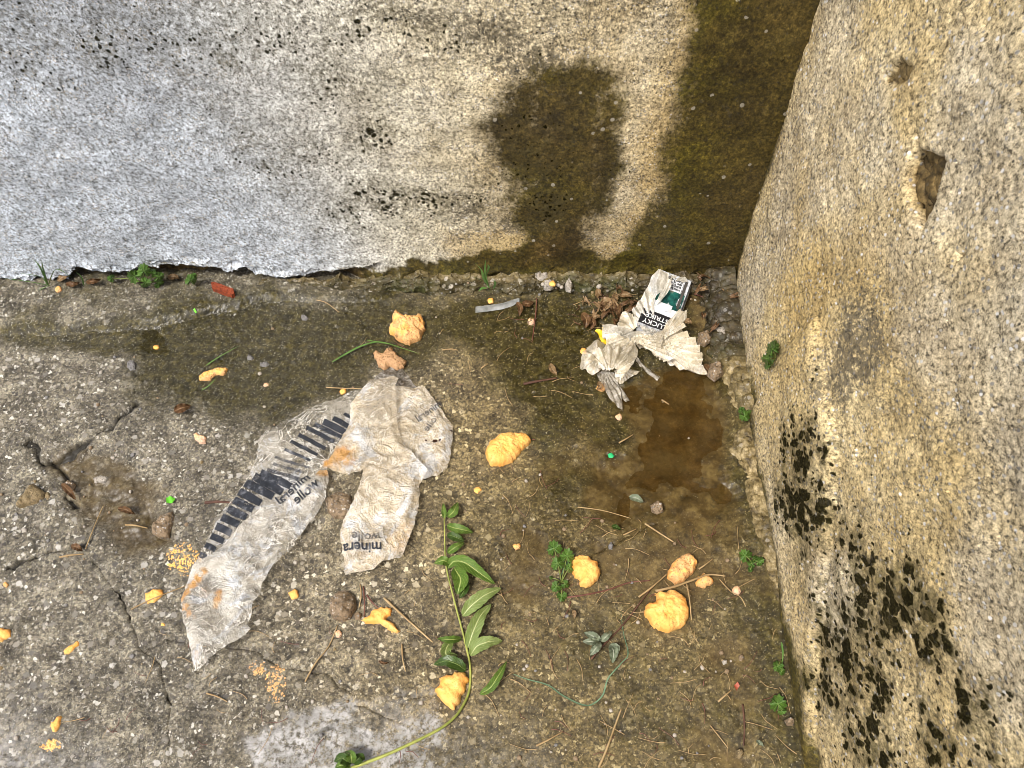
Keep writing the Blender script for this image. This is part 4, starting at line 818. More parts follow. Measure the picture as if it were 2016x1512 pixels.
def lettering(part, height, word, base, d, nrm, size, mat=INK, name='printed_lettering', plane=None, zoff=.001):
    cu = bpy.data.curves.new(word, 'FONT'); cu.body = word; cu.size = 1; cu.offset = .018; cu.resolution_u = 3
    to = bpy.data.objects.new('t', cu); COL.objects.link(to); bpy.context.view_layer.update()
    me = bpy.data.meshes.new_from_object(to.evaluated_get(bpy.context.evaluated_depsgraph_get())); bpy.data.objects.remove(to)
    bm = bmesh.new(); bm.from_mesh(me); bmesh.ops.triangulate(bm, faces=bm.faces[:])
    for _ in range(3): bmesh.ops.subdivide_edges(bm, edges=[e_ for e_ in bm.edges if e_.calc_length() > .14], cuts=1)
    for v in bm.verts:
        u_, q_ = v.co.x, v.co.y
        if plane: p = plane(u_, q_); v.co = p
        else:
            px = base[0] + d[0] * u_ * size - nrm[0] * q_ * size; py = base[1] + d[1] * u_ * size - nrm[1] * q_ * size
            x, y = G(*Z4([(px, py)])[0], .01); v.co = (x, y, float(height(np.array([x]), np.array([y]))[0]) + zoff + .0008)
    bm.to_mesh(me); bm.free(); me.materials.clear(); o = link(name, me, mat); o.parent = part
    return o
dd = np.array([-.775, .63]); nn_ = np.array([.63, .775])
lettering(oB, hB, 'mineral', (735, 585), dd, nn_, 62)
lettering(oB, hB, 'wolle', (775, 618), dd, nn_, 62)
lettering(oE, hE, 'minera', (1058, 884), (-1, .03), (0, -1), 64)
lettering(oE, hE, 'wolle', (1052, 838), (-1, .03), (0, -1), 60, INKF)
lettering(oD, hD, 'wolle', (1330, 285), (-.62, .78), (.78, .62), 50, INKF)
lettering(oD, hD, 'mineral', (1330, 240), (-.8, .6), (.6, .8), 46, INKF)
# dark tears in the right pane
mt_ = M('dark_tear').done((.03, .012, .006), .7, .2)
for q, r in (((1297, 410), 12), ((1318, 405), 6), ((1255, 408), 5), ((1370, 350), 5)):
    rg = random.Random(r); ol = [(q[0] + r * rg.uniform(.6, 1.4) * math.cos(t), q[1] + r * .8 * rg.uniform(.5, 1.3) * math.sin(t)) for t in np.linspace(0, 6.28, 9)[:-1]]
    V, F, bd = cdt(GP(Z4(ol), .008), .0025); o = link('tear', mesh('tear', np.column_stack([V, hD(V[:, 0], V[:, 1]) + .0006]), F), mt_); o.parent = oD

# ------------------------------------------------------------ crumpled plastic near the corner
W3 = lambda L: Z(L, 1050, 500, 3.78)
wad = empty('crumpled_plastic', (*map(float, G(1260, 700)), 0.0), 'crumpled grey beige thin plastic bag fanned out beside the cigarette packet', 'plastic bag')
SMOOTH_ = .35
WA = mat_film('thin_grey_bag', (.34, .31, .24), (.6, .56, .47), .84, .3, .25, 40)
WB = mat_film('thin_beige_bag', (.5, .42, .28), (.78, .7, .53), .88, .3, .3, 40)
WD = mat_film('thin_dark_bag', (.2, .17, .12), (.45, .4, .32), .9, .35, .2, 60)
def petal(outline, anchor, z0, z1, pleats, amp, seed, mat, curl=0):
    O_ = W3(outline); ax, ay = W3([anchor])[0]; rm = max(math.hypot(p[0] - ax, p[1] - ay) for p in O_)
    V, F, bd = cdt([(x, -y) for x, y in jag(O_, 2.0, 1.5, .07, seed)], 1.8, rng=random.Random(seed)); out = []
    for (x, y) in V:
        y = -y; r = math.hypot(x - ax, y - ay) / rm; an = math.atan2(y - ay, x - ax)
        zs = z0 + (z1 - z0) * r + curl * math.sin(min(1, r) * math.pi)
        wq = float(vn(x * .018, y * .018, seed)) * .8; pl_ = an * pleats * 1.5 + wq + r * .35
        fold = float(tri(pl_)) * amp * 1.35 * (.35 + .65 * r) + float(tri(pl_ * 2.3 + .3)) * amp * .22 + float(crumple(x, y, .014, seed, 2)) * amp * .7
        X_, Y_ = G(x, y, zs); out.append((X_, Y_, gz(X_, Y_) + zs + fold + amp))
    o = link('bag_fold', mesh('bag_fold', out, F, True, dict(stain=np.zeros(len(out)))), mat); adopt(wad, o); return o
petal([(470, 900), (540, 870), (600, 900), (625, 960), (650, 1010), (660, 1100), (665, 1190), (600, 1130), (560, 1070), (510, 980)], (520, 850), .010, .002, 3.2, .0025, 301, WD)
petal([(640, 990), (680, 1030), (718, 1090), (690, 1112), (660, 1080), (640, 1040)], (600, 930), .006, .002, 3, .0015, 302, WD)
petal([(770, 780), (830, 840), (880, 880), (945, 925), (915, 955), (850, 900), (790, 850), (760, 810)], (740, 760), .006, .002, 4, .0018, 303, WD)
petal([(730, 430), (760, 400), (810, 330), (850, 250), (880, 175), (920, 140), (985, 150), (1012, 138), (1005, 180), (1025, 215), (1010, 230), (960, 290), (905, 350), (890, 400), (900, 480), (935, 560), (900, 595), (840, 610), (790, 560), (742, 490)], (860, 560), .016, .050, 2.2, .0035, 304, WA)
petal([(930, 330), (1005, 205), (1025, 215), (1028, 240), (1000, 290), (950, 360), (900, 395)], (900, 420), .03, .048, 3, .002, 315, WA)
petal([(900, 180), (1010, 170), (1060, 172), (1130, 195), (1150, 215), (1110, 225), (1030, 215), (1000, 200)], (900, 300), .032, .030, 3, .002, 305, WA)
petal([(620, 545), (660, 450), (740, 448), (757, 500), (800, 540), (740, 580), (650, 580)], (760, 600), .012, .024, 1.2, .003, 306, WB)
petal([(510, 560), (560, 553), (640, 562), (700, 570), (780, 590), (830, 610), (900, 600), (960, 580), (965, 650), (920, 730), (800, 720), (700, 680), (600, 650), (560, 680), (530, 650), (510, 600)], (900, 640), .020, .028, 2.0, .0042, 307, WA)
petal([(940, 640), (960, 585), (1050, 570), (1100, 585), (1180, 640), (1230, 700), (1262, 790), (1240, 850), (1315, 912), (1240, 905), (1150, 878), (1050, 850), (950, 810), (880, 770), (870, 700)], (890, 700), .016, .014, 4.2, .0052, 308, WB)
petal([(950, 590), (985, 530), (1020, 490), (1090, 430), (1132, 438), (1140, 480), (1105, 530), (1142, 545), (1060, 600), (970, 650)], (930, 660), .026, .036, 3.4, .003, 309, WB)
petal([(720, 640), (800, 610), (880, 625), (950, 580), (965, 650), (945, 700), (1000, 760), (1058, 800), (1000, 805), (930, 770), (860, 730), (780, 690), (735, 670)], (720, 650), .036, .032, 5, .003, 310, WB)
petal([(600, 880), (650, 870), (690, 868), (745, 872), (795, 885), (720, 930), (650, 972), (620, 950)], (640, 860), .014, .006, 3, .0018, 311, WB)
petal([(346, 840), (360, 770), (400, 700), (450, 670), (530, 668), (565, 720), (550, 790), (520, 850), (480, 905), (400, 900), (360, 875)], (470, 800), .022, .012, .55, .0045, 312, WB, .016)
petal([(470, 740), (560, 700), (600, 740), (660, 720), (720, 700), (775, 730), (770, 800), (740, 850), (690, 890), (645, 960), (605, 915), (640, 860), (560, 880), (490, 860), (465, 800)], (560, 900), .036, .028, 1.5, .0055, 313, WB, .008)
petal([(520, 600), (600, 615), (700, 640), (745, 690), (720, 760), (640, 730), (590, 760), (550, 700)], (780, 620), .040, .034, 1.7, .0045, 314, WB)
# yellow sliver
pl = W3([(458, 562), (472, 555), (510, 568), (512, 545), (525, 550), (530, 600), (558, 640), (548, 688), (520, 660), (490, 612)])
V, F, bd = cdt(GP(pl, .018), .003); my = M('yellow_plastic'); o = link('plastic_sliver', mesh('plastic_sliver', [(x, y, gz(x, y) + .016 + .003 * float(tri((x + y) * 90))) for x, y in V], F), my.done((.72, .46, .02), .4, .4)); tag(at_origin(o), 'bent yellow plastic sliver poking out left behind the crumpled bag', 'plastic scrap')

# ------------------------------------------------------------ cigarette packet
pk = empty('cigarette_packet', (0, 0, 0), 'crushed green and black cigarette packet with white warning panel leaning in the corner', 'cigarette packet')
bx0 = np.array(G(*W3([(930, 585)])[0], .02)); tx0 = np.array(G(*W3([(1078, 195)])[0], .024)); dv = tx0 - bx0; Lp = .088; dv = dv / np.linalg.norm(dv)
side = np.array([dv[1], -dv[0]]); zp = gz(*((bx0 + tx0) / 2)) + .001; PKL = np.linalg.norm(tx0 - bx0); Wp, Hp = .054, .022
tilt = .16
def pkp(u, v, h):               # u across (0..1, towards the right), v along (0 foot..1 head), h up in metres
    x, y = bx0 + dv * (v * PKL) + side * ((u - .62) * Wp)
    sq = 1 - .12 * math.sin(v * 3.1) ** 2
    return Vector((x, y, zp + h * sq + v * .006 + (1 - u) * .006))
def pkquad(name, mat, u0, u1, v0, v1, off=.0004, nu=8, nv=10, seed=1, parent=None, sidewall=False):
    V = []; F = []
    for i in range(nu + 1):
        for j in range(nv + 1):
            u = u0 + (u1 - u0) * i / nu; v = v0 + (v1 - v0) * j / nv
            if sidewall: p = pkp(1 + .02, v, Hp * (1 - u) + 0); p += Vector((side[0], side[1], .35)) * off
            else: p = pkp(u, v, Hp + off + .0012 * float(crumple(u * .05, v * .09, 40, seed, 3)))
            V.append(p)
    for i in range(nu):
        for j in range(nv): a_ = i * (nv + 1) + j; F.append((a_, a_ + nv + 1, a_ + nv + 2, a_ + 1))
    o = link(name, mesh(name, V, F, False), mat); o.parent = parent or pk; return o
mk = lambda n, c, r=.4: M(n).done(c, r, .4)
mg = M('green_picture_print'); GRN = mg.done(mg.ramp(mg.noise(60, 4, .6), (.35, (.004, .03, .028)), (.55, (.012, .11, .09)), (.7, (.16, .17, .12))), .3, .5)
WHT = mk('white_card', (.62, .64, .66), .45); BLK = mk('black_card', (.012, .012, .014)); SLV = M('scuffed_card'); SLV = SLV.done(SLV.ramp(SLV.noise(90, 4, .7), (.4, (.12, .12, .12)), (.55, (.5, .52, .55))), .35, .5)
V = []; F = []; NV = 12
for j in range(NV + 1):
    v = j / NV; ring = [(0, 0), (.5, 0), (1.02, 0), (1.02, Hp * .5), (1, Hp), (.75, Hp), (.5, Hp), (.25, Hp), (0, Hp), (-.02, Hp * .5)]
    for (u, h) in ring: V.append(pkp(u, v, h + (.0012 * float(crumple(u * .05, v * .09, 40, 1, 3)) if h == Hp else 0)))
n = 10
for j in range(NV):
    for i in range(n): F.append((j * n + i, j * n + (i + 1) % n, (j + 1) * n + (i + 1) % n, (j + 1) * n + i))
F.append(tuple(range(n))[::-1]); F.append(tuple(NV * n + i for i in range(n)))
o = link('box', mesh('box', V, F, False), SLV); o.parent = pk
pkquad('picture_panel', GRN, .0, .97, .40, .72, .0006)
pkquad('warning_panel', WHT, .03, .82, .72, .93, .0008)
pkquad('white_band', WHT, .0, 1.0, .27, .41, .0009)
pkquad('black_band', BLK, .0, 1.0, .0, .28, .0007)
pkquad('side_panel', WHT, .1, .9, .15, .9, .0008, sidewall=True)
pkquad('torn_edge', mk('dark_torn_paper', (.05, .045, .04), .7), .85, .93, .45, .95, .0014)
def pktext(word, u0, v0, size, mat):
    lettering(pk, None, word, None, None, None, size, mat, 'lettering', lambda a_, b_: pkp(u0 - a_ * size / Wp, v0 - b_ * size / PKL, Hp + .0026))
pktext('STRIKE', .80, .20, .0118, WHT); pktext('LUCKY', .80, .09, .0118, WHT)
for i, wds in enumerate(('Rauchen kann', 'die Spermien', 'schädigen und', 'schränkt ein')): pktext(wds, .79, .91 - .047 * i + 0, .0062, BLK)
tears = pkquad('torn_flap', WHT, .1, .75, .33, .46, .0035, seed=9)
for o in list(pk.children):     # origin of the packet at its foot
    pass
c_ = pkp(.5, .5, 0); c_.z = zp
for o in pk.children: o.data.transform(Matrix.Translation(-c_))
pk.location = c_

# clear plastic strip
ms = M('clear_strip'); SM = ms.done(ms.ramp(ms.noise(40, 4), (.35, (.2, .21, .2)), (.65, (.5, .52, .52))), .25, .6, ms.bump(ms.noise(60, 3), .002, .5), Alpha=.7)
cl = B2([(968, 600), (1010, 598), (1060, 592), (1120, 582), (1180, 562), (1217, 545)]); V = []; F = []
for i, q in enumerate(cl):
    x, y = G(*q, .004); t = i / 5; wv_ = .0062 if i < 5 else .004
    for k_, s_ in enumerate((-1, -.5, 0, .5, 1)): V.append((x, y + s_ * wv_, gz(x, y) + .003 + .0012 * (1 - abs(s_)) + .001 * math.sin(i)))
for i in range(5):
    for k_ in range(4): a_ = i * 5 + k_; F.append((a_, a_ + 5, a_ + 6, a_ + 1))
o = link('plastic_strip', mesh('plastic_strip', V, F), SM); tag(at_origin(o), 'curved whitish clear plastic strip lying along the back footing', 'plastic scrap')
# green scraps
def scrap(ol, col, lab, h=.004, name='plastic_scrap', cat='plastic scrap'):
    V, F, bd = cdt(GP(ol, h), .002); o = link(name, mesh(name, [(x, y, gz(x, y) + h + .0015 * float(tri(x * 120 + y * 60))) for x, y in V], F), M(name + '_colour').done(col, .45, .4)); return tag(at_origin(o), lab, cat)
scrap(C1([(812, 205), (830, 198), (857, 208), (845, 232), (815, 230)]), (.1, .42, .02), 'small bright lime green plastic scrap left of the striped film')
scrap([(1196, 897), (1203, 895), (1210, 900), (1206, 905), (1197, 903)], (.02, .36, .12), 'tiny emerald green plastic scrap left of the brown puddle')
scrap(B1([(1102, 618), (1112, 615), (1120, 628), (1110, 632)]), (.14, .6, .03), 'speck of lime green plastic below the back wall weed', .002)
scrap(A3([(1190, 1085), (1210, 1065), (1222, 1085), (1205, 1112)]), (.3, .07, .035), 'small dark red leaf scrap in the mud at lower right', .004, 'leaf_scrap', 'leaf')

# ------------------------------------------------------------ leaves
def mat_leaf(name, c0, c1, vein, nv=9):
    m = M(name); uv = m.N.new('ShaderNodeUVMap').outputs[0]; sx = m.node('ShaderNodeSeparateXYZ', {0: uv}, 0); sy = m.node('ShaderNodeSeparateXYZ', {0: uv}, 1)
    ac = m.math('ABSOLUTE', m.math('SUBTRACT', sy, .5)); col = m.ramp(m.noise(60, 4, .6), (.3, c0), (.7, c1))
    w_ = m.math('FRACT', m.mul(m.math('SUBTRACT', sx, m.mul(ac, .55)), float(nv))); v2 = m.mul(m.step(.12, .0, m.math('ABSOLUTE', m.math('SUBTRACT', w_, .5))), .6)
    v1 = m.step(.055, .02, ac); k = m.math('MAXIMUM', v1, m.mul(v2, .6)); col = m.mix(k, col, vein)
    col = m.mix(m.mul(m.step(.6, .68, m.noise(110, 5, .8)), .6), col, (.09, .055, .02))
    b = m.bump(m.math('SUBTRACT', m.noise(50, 3), m.mul(k, .7)), .0025, .6)
    m.done(col, .38, .45, b); tl = m.node('ShaderNodeBsdfTranslucent', {'Color': col}); mx = m.node('ShaderNodeMixShader', {0: .22, 1: m.b.outputs[0], 2: tl}); m.t.links.new(mx, m.out.inputs['Surface']); return m.m
LG = mat_leaf('green_leaf', (.06, .12, .014), (.13, .22, .035), (.34, .4, .12)); LD = mat_leaf('dark_green_leaf', (.028, .06, .008), (.06, .11, .02), (.14, .2, .05)); LP = mat_leaf('pale_leaf_underside', (.15, .21, .05), (.24, .31, .1), (.46, .5, .22))
LB = mat_leaf('dead_brown_leaf', (.07, .032, .012), (.2, .11, .05), (.26, .16, .08)); LT = mat_leaf('tan_dead_leaf', (.2, .12, .055), (.36, .24, .12), (.4, .3, .18)); LS = mat_leaf('silvery_leaf', (.16, .2, .12), (.3, .34, .24), (.4, .42, .33))
LW = mat_leaf('fresh_weed_leaf', (.04, .1, .014), (.1, .2, .03), (.17, .28, .07), 5)
def leaf(parent, mid, wpx, mat, fold=.35, curl=.006, seed=0, zh=.006, name='leaf', zs=None, shape=1.0, wave=.002):
    n, k = 18, 8; P_ = np.array(mid, float); L = np.r_[0, np.cumsum(np.hypot(*np.diff(P_, axis=0).T))]; L /= L[-1]; V = []; UV = []; F = []
    def sp(t):                                     # smooth centre line
        return np.array([np.interp(t, L, P_[:, 0]), np.interp(t, L, P_[:, 1])])
    for i in range(n + 1):
        t = i / n; c = (sp(max(0, t - .08)) + sp(t) * 2 + sp(min(1, t + .08))) / 4; d = sp(min(1, t + .05)) - sp(max(0, t - .05)); d /= np.linalg.norm(d) + 1e-9; q = np.array([-d[1], d[0]])
        wd = wpx * .5 * (math.sin(math.pi * min(1, t ** .85)) ** .75 * (1 - .25 * t) * shape + .02) * (1 + .06 * math.sin(t * 40 + seed))
        z0 = zh + curl * math.sin(t * math.pi) + (np.interp(t, [0, 1], zs) if zs else 0)
        for j in range(k + 1):
            s_ = j / k * 2 - 1; p = c + q * s_ * wd; hz = z0 + abs(s_) * wd * .0007 * fold + wave * float(fbm(t * .1 + seed, s_ * .04, 40, 2, seed)) * abs(s_) + wave * .6 * math.sin(t * 22 + seed + (s_ > 0) * 1.5) * s_ * s_
            hz = max(hz, .001); X_, Y_ = G(p[0], p[1], hz); V.append((X_, Y_, gz(X_, Y_) + hz)); UV.append((t, (s_ + 1) / 2))
    for i in range(n):
        for j in range(k): a_ = i * (k + 1) + j; F.append((a_, a_ + k + 1, a_ + k + 2, a_ + 1))
    o = link(name, mesh(name, V, F, True, None, UV), mat)
    if parent: adopt(parent, o)
    return o
br = empty('leafy_branch', (*map(float, G(905, 1250)), 0), 'long cut green branch with willow-like leaves lying on the concrete', 'branch')
mst = M('green_stem'); STM = mst.done(mst.ramp(mst.noise(30, 3), (.35, (.15, .18, .035)), (.65, (.36, .38, .09))), .45, .4)
stem = A2([(742, 130), (740, 210), (742, 300), (745, 400), (755, 480), (775, 560), (800, 660), (830, 770), (855, 870), (872, 950), (878, 1030), (870, 1110), (845, 1170), (800, 1240), (730, 1300), (650, 1345), (560, 1390), (430, 1450), (300, 1500), (200, 1540)])
tube('stem', [g3(x, y, .006 + .004 * math.sin(i * .5)) for i, (x, y) in enumerate(stem)], 0.0008, .0021, STM, br, 8)
for i, (mid, wd, mt, fo, cu) in enumerate([
 ([(742, 205), (738, 160), (735, 118)], 30, LG, .9, .004), ([(755, 195), (790, 165), (812, 112)], 52, LG, .7, .008), ([(750, 235), (790, 250), (840, 260), (895, 275)], 56, LG, .6, .008),
 ([(752, 285), (790, 295), (848, 322)], 52, LD, .6, .006), ([(755, 385), (795, 355), (848, 328)], 46, LG, .8, .01), ([(775, 440), (735, 420), (685, 438)], 52, LG, .8, .01),
 ([(755, 470), (785, 420), (850, 430), (930, 490), (1012, 550)], 78, LG, .7, .012), ([(790, 455), (830, 520), (808, 605)], 92, LG, .9, .006), ([(858, 520), (845, 580), (818, 625)], 48, LD, .8, .003),
 ([(832, 720), (880, 660), (950, 605), (1045, 565)], 84, LP, .5, .01), ([(862, 885), (890, 800), (930, 710), (992, 648)], 84, LP, .5, .010), ([(875, 925), (910, 870), (980, 848), (1052, 848)], 82, LP, .5, .012),
 ([(835, 830), (770, 838), (700, 832)], 46, LG, .9, .012), ([(785, 835), (750, 880), (745, 920), (815, 920)], 62, LP, .8, .006), ([(858, 1005), (810, 965), (750, 945), (680, 972)], 74, LD, .5, .012),
 ([(255, 1500), (200, 1465), (160, 1490)], 70, LD, .8, .012), ([(255, 1500), (250, 1450), (215, 1435)], 60, LG, .9, .014), ([(260, 1500), (300, 1460), (325, 1480)], 60, LD, .8, .01), ([(250, 1510), (200, 1505), (165, 1520)], 60, LG, .8, .008)]):
    leaf(br, A2(mid), wd / 2.69, mt, fo, cu, i + 1)
o = leaf(None, A2([(922, 1130), (985, 1095), (1035, 1015), (1072, 950)]), 20, LG, .6, .012, 33, name='fallen_leaf'); tag(at_origin(o), 'single narrow green leaf lying loose right of the branch foot', 'leaf')

# lobed weeds
mps = M('weed_stalk'); PST = mps.done((.16, .2, .05), .5, .3)
def weed(px, py, leaves, label, onwall=None, zb=0.0):
    w_ = empty('weed', (*map(float, G(px, py)), 0), label, 'weed', 'small green weeds in the cracks')
    for i, (lx, ly, r, up) in enumerate(leaves):
        rg = random.Random(int(lx * 3 + ly)); V = [(0, 0, 0)]; F = []; UV = [(0, .5)]; n = 45; rot = math.atan2(ly - py, lx - px); rings = 4
        for k_ in range(1, rings + 1):
            for j in range(n):
                a_ = j / n * 2 * math.pi; lob = .66 + .24 * abs(math.cos(a_ * 1.5 + .1)) ** .7 + .1 * math.sin(a_ * 11 + i) + .05 * math.sin(a_ * 19) - (.42 if abs(a_ - math.pi) < .25 else 0)
                q = r * lob * k_ / rings; X_ = lx + q * math.cos(a_ + rot); Y_ = ly + q * math.sin(a_ + rot)
                hz = up + .005 * (k_ / rings) ** 2 * math.sin(a_ * 2 + i) - .003 * (k_ / rings) ** 2 + .0016 * math.cos(a_ * 5) * k_ / rings
                if onwall: p = onwall(X_, Y_, .006 + hz)
                else: hz = max(hz, .001); x, y = G(X_, Y_, hz + zb); p = (x, y, max(gz(x, y), 0) + hz + zb)
                V.append(p); UV.append((k_ / rings * .5 * math.cos(a_ * 5) ** 2 + .2, .5 + .5 * math.sin(a_ * 5 / 2) * k_ / rings))
        if onwall: V[0] = onwall(lx, ly, .004 + up)
        else: x, y = G(lx, ly, up + zb); V[0] = (x, y, max(gz(x, y), 0) + up - .001 + zb)
        for j in range(n):
            F.append((0, 1 + j, 1 + (j + 1) % n))
            for k_ in range(rings - 1): F.append((1 + k_ * n + j, 1 + (k_ + 1) * n + j, 1 + (k_ + 1) * n + (j + 1) % n, 1 + k_ * n + (j + 1) % n))
        adopt(w_, link('leaf', mesh('leaf', V, F, True, None, UV), LW))
        base = onwall(px, py, .0) if onwall else g3(px, py, zb)
        tube('stalk', [base, tuple((Vector(base) + Vector(V[0])) / 2 + Vector((0, 0, .004))), V[0]], .0008, .0006, PST, w_, 5)
    return w_
def onR(px, py, h): p = planehit(px, py, C3 + RN3 * h, RN3); return tuple(p)
def onB(px, py, h): p = planehit(px, py, C3 + BNp * h, BNp); return tuple(p)
q = lambda L, s, ox, oy: [(ox + x / s, oy + y / s, r / s, u) for x, y, r, u in L]
weed(1105, 1150, q([(245, 362, 46, .02), (312, 402, 44, .018), (262, 442, 42, .022), (322, 465, 30, .014), (255, 562, 34, .014), (302, 550, 26, .012), (284, 612, 32, .01), (228, 515, 12, .006)], 2.69, 1000, 950), 'leafy green weed with three toothed leaves left of a yellow foam lump')
weed(1480, 1112, q([(1255, 392, 40, .012), (1328, 422, 30, .012), (1288, 435, 26, .01), (1282, 465, 18, .007), (1305, 405, 16, .01)], 2.69, 1000, 950), 'round leaved weed growing at the kerb level with the rough foam lump')
weed(1537, 1300, q([(1425, 980, 34, .012), (1445, 1010, 22, .008)], 2.69, 1000, 950), 'small two leaved weed at the right wall foot, upper of the lowest pair')
weed(1530, 1400, q([(1425, 1178, 52, .014), (1445, 1215, 28, .009)], 2.69, 1000, 950), 'lowest weed at the right wall foot with one broad leaf')
weed(1460, 815, q([(1570, 1212, 46, .03), (1545, 1172, 30, .026), (1605, 1185, 24, .026), (1560, 1165, 20, .028)], 3.78, 1050, 500), 'bright green weed where the kerb is broken beside the puddle')
weed(1527, 706, q([(240, 1368, 30, .004), (225, 1405, 30, .002), (250, 1352, 22, .004), (222, 1432, 18, .002)], 1.99, 1400, 0), 'small green plant sprouting from the crack in the right wall', onwall=onR)
weed(285, 556, [(283, 533, 16, .012), (264, 544, 16, .008), (286, 556, 13, .01), (312, 545, 13, .008), (312, 557, 12, .004), (219, 548, 9, .002), (300, 537, 9, .008)], 'largest weed growing from the gap under the back wall', onwall=onB)
weed(375, 556, [(375, 551, 13, .01), (381, 545, 9, .008)], 'single leaf weed in the wall gap right of the largest weed', onwall=onB)
# grass tufts
mgs = M('grass_blade'); GRS = mgs.done(mgs.ramp(mgs.noise(30), (.3, (.06, .14, .03)), (.7, (.14, .25, .06))), .5, .3)
mg2 = M('bluish_grass_blade'); GRB = mg2.done(mg2.ramp(mg2.noise(30), (.3, (.07, .13, .075)), (.7, (.15, .24, .14))), .5, .3)
def blade(parent, pts, wd, mat, name='blade'):
    """flat tapered grass blade through 3-D points"""
    P_ = [Vector(p) for p in pts]; Q = []
    for i in range(len(P_) - 1):
        a = P_[max(i - 1, 0)]; b = P_[i]; c = P_[i + 1]; d = P_[min(i + 2, len(P_) - 1)]
        for j in range(6): t = j / 6; Q.append(.5 * ((2 * b) + (c - a) * t + (2 * a - 5 * b + 4 * c - d) * t * t + (3 * b - a - 3 * c + d) * t ** 3))
    Q.append(P_[-1]); V = []; F = []
    for i, p in enumerate(Q):
        t = i / (len(Q) - 1); d = (Q[min(i + 1, len(Q) - 1)] - Q[max(i - 1, 0)]).normalized(); u = d.cross(Vector((0, .3, 1))).normalized(); w2 = wd * (1 - t ** 3) * (.5 + .5 * min(1, t * 5))
        V += [p - u * w2, p + Vector((0, 0, -.0005)), p + u * w2]
    for i in range(len(Q) - 1): a_ = i * 3; F += [(a_, a_ + 3, a_ + 4, a_ + 1), (a_ + 1, a_ + 4, a_ + 5, a_ + 2)]
    o = link(name, mesh(name, V, F), mat)
    if parent: adopt(parent, o)
    return o
gt = empty('grass_tuft', (*map(float, G(90, 560)), 0), 'thin wispy grass tuft at the far left foot of the back wall', 'grass tuft')
for pts in ([(95, 562), (75, 520), (55, 508)], [(95, 562), (80, 545), (40, 538)], [(95, 562), (70, 575), (45, 590)], [(95, 562), (110, 530), (140, 545)], [(98, 562), (60, 555), (10, 548)], [(165, 562), (160, 545), (150, 536)], [(95, 562), (85, 530), (82, 512)]):
    blade(gt, [onB(x, y, .012 + .006 * i) for i, (x, y) in enumerate(pts)], .0012, GRS)
gt = empty('grass_tuft', (*map(float, G(957, 565)), 0), 'fresh green sprig growing out of the footing under the dark wall stain', 'grass tuft')
for pts, wd in (([(965, 568), (953, 550), (948, 532), (936, 518)], .0022), ([(962, 566), (955, 540), (956, 512)], .002), ([(960, 560), (940, 548), (930, 545)], .002), ([(958, 566), (948, 568), (942, 574)], .003), ([(972, 568), (975, 556), (968, 548)], .002), ([(954, 548), (962, 528), (960, 520)], .002)):
    blade(gt, [onB(x, y, .034 + .003 * i) for i, (x, y) in enumerate(pts)], wd, GRS)
def fblade(pts, wd, mat, lab, up=.004):
    o = blade(None, [g3(x, y, up + .002 * math.sin(i)) for i, (x, y) in enumerate(pts)], wd, mat, 'grass_leaf'); tag(at_origin(o), lab, 'grass')
fblade(A3([(30, 1020), (100, 1045), (210, 1075), (290, 1130), (380, 1175), (440, 1180), (500, 1130), (530, 1040), (600, 960), (635, 910), (610, 800), (598, 700), (600, 650)]), .0011, GRB, 'long looping bluish green grass blade below the silvery leaf')
fblade(B2([(155, 895), (230, 850), (330, 800), (430, 782), (560, 820), (645, 848)]), .0019, GRS, 'long arched grass blade above the crumbly foam lump')
fblade(B2([(350, 770), (430, 785), (490, 795)]), .0012, GRS, 'short grass blade crossing the arched one')
fblade(B1([(1165, 915), (1240, 865), (1350, 805)]), .0013, GRS, 'straight grass blade above the elongated foam crumb')
fblade(B1([(1140, 1055), (1180, 1030), (1220, 990)]), .0012, GRS, 'short grass blade below the elongated foam crumb')
fblade(A3([(350, 385), (310, 440), (270, 520)]), .0016, GRB, 'grass blade leaning between the weed leaves and the foam lump')
fblade(A3([(1445, 850), (1452, 900), (1450, 975)]), .0012, GRS, 'thin grass blade rising above the small two leaved weed')
# shrivelled leaf
sv = empty('shrivelled_leaf', (*map(float, G(1175, 1270)), 0), 'shrivelled silvery green leaf on a dark stalk below the yellow lumps', 'leaf')
for i, (mid, wd) in enumerate([([(490, 850), (450, 820), (400, 800)], 52), ([(490, 850), (440, 850), (392, 850)], 46), ([(490, 850), (460, 890), (432, 925)], 50), ([(490, 850), (520, 820), (552, 795)], 44), ([(540, 860), (560, 900), (552, 965)], 54), ([(540, 860), (575, 880), (570, 930)], 40)]):
    leaf(sv, A3(mid), wd / 2.69, LS, 1.4, .008, i + 60, wave=.005, name='lobe')
mtw = M('brown_twig'); TW = mtw.done(mtw.ramp(mtw.noise(60), (.3, (.05, .022, .015)), (.7, (.13, .065, .04))), .6, .3)
mtw = M('dry_straw'); SW = mtw.done(mtw.ramp(mtw.noise(25), (.3, (.22, .14, .06)), (.7, (.45, .33, .17))), .55, .3)
mtw = M('red_stalk'); RS = mtw.done(mtw.ramp(mtw.noise(40), (.3, (.09, .03, .022)), (.7, (.18, .075, .05))), .5, .35)
def twig(pts, r, mat, lab, up=.003, grp=None, name='twig', r1=None):
    o = tube(name, [g3(x, y, up + .002 * math.sin(i * 1.7)) for i, (x, y) in enumerate(pts)], r, r1 or r * .6, mat, None, 6, .12, len(pts)); tag(at_origin(o), lab, 'twig', grp); return o
twig(A3([(440, 940), (500, 870), (570, 800), (640, 720), (700, 640), (760, 560)]), .0014, TW, 'dark stalk running from the shrivelled leaf up to the biggest foam lump')
twig(A3([(315, 615), (420, 600), (530, 575), (640, 538), (750, 525)]), .0013, RS, 'reddish stalk reaching right from the leafy weed')
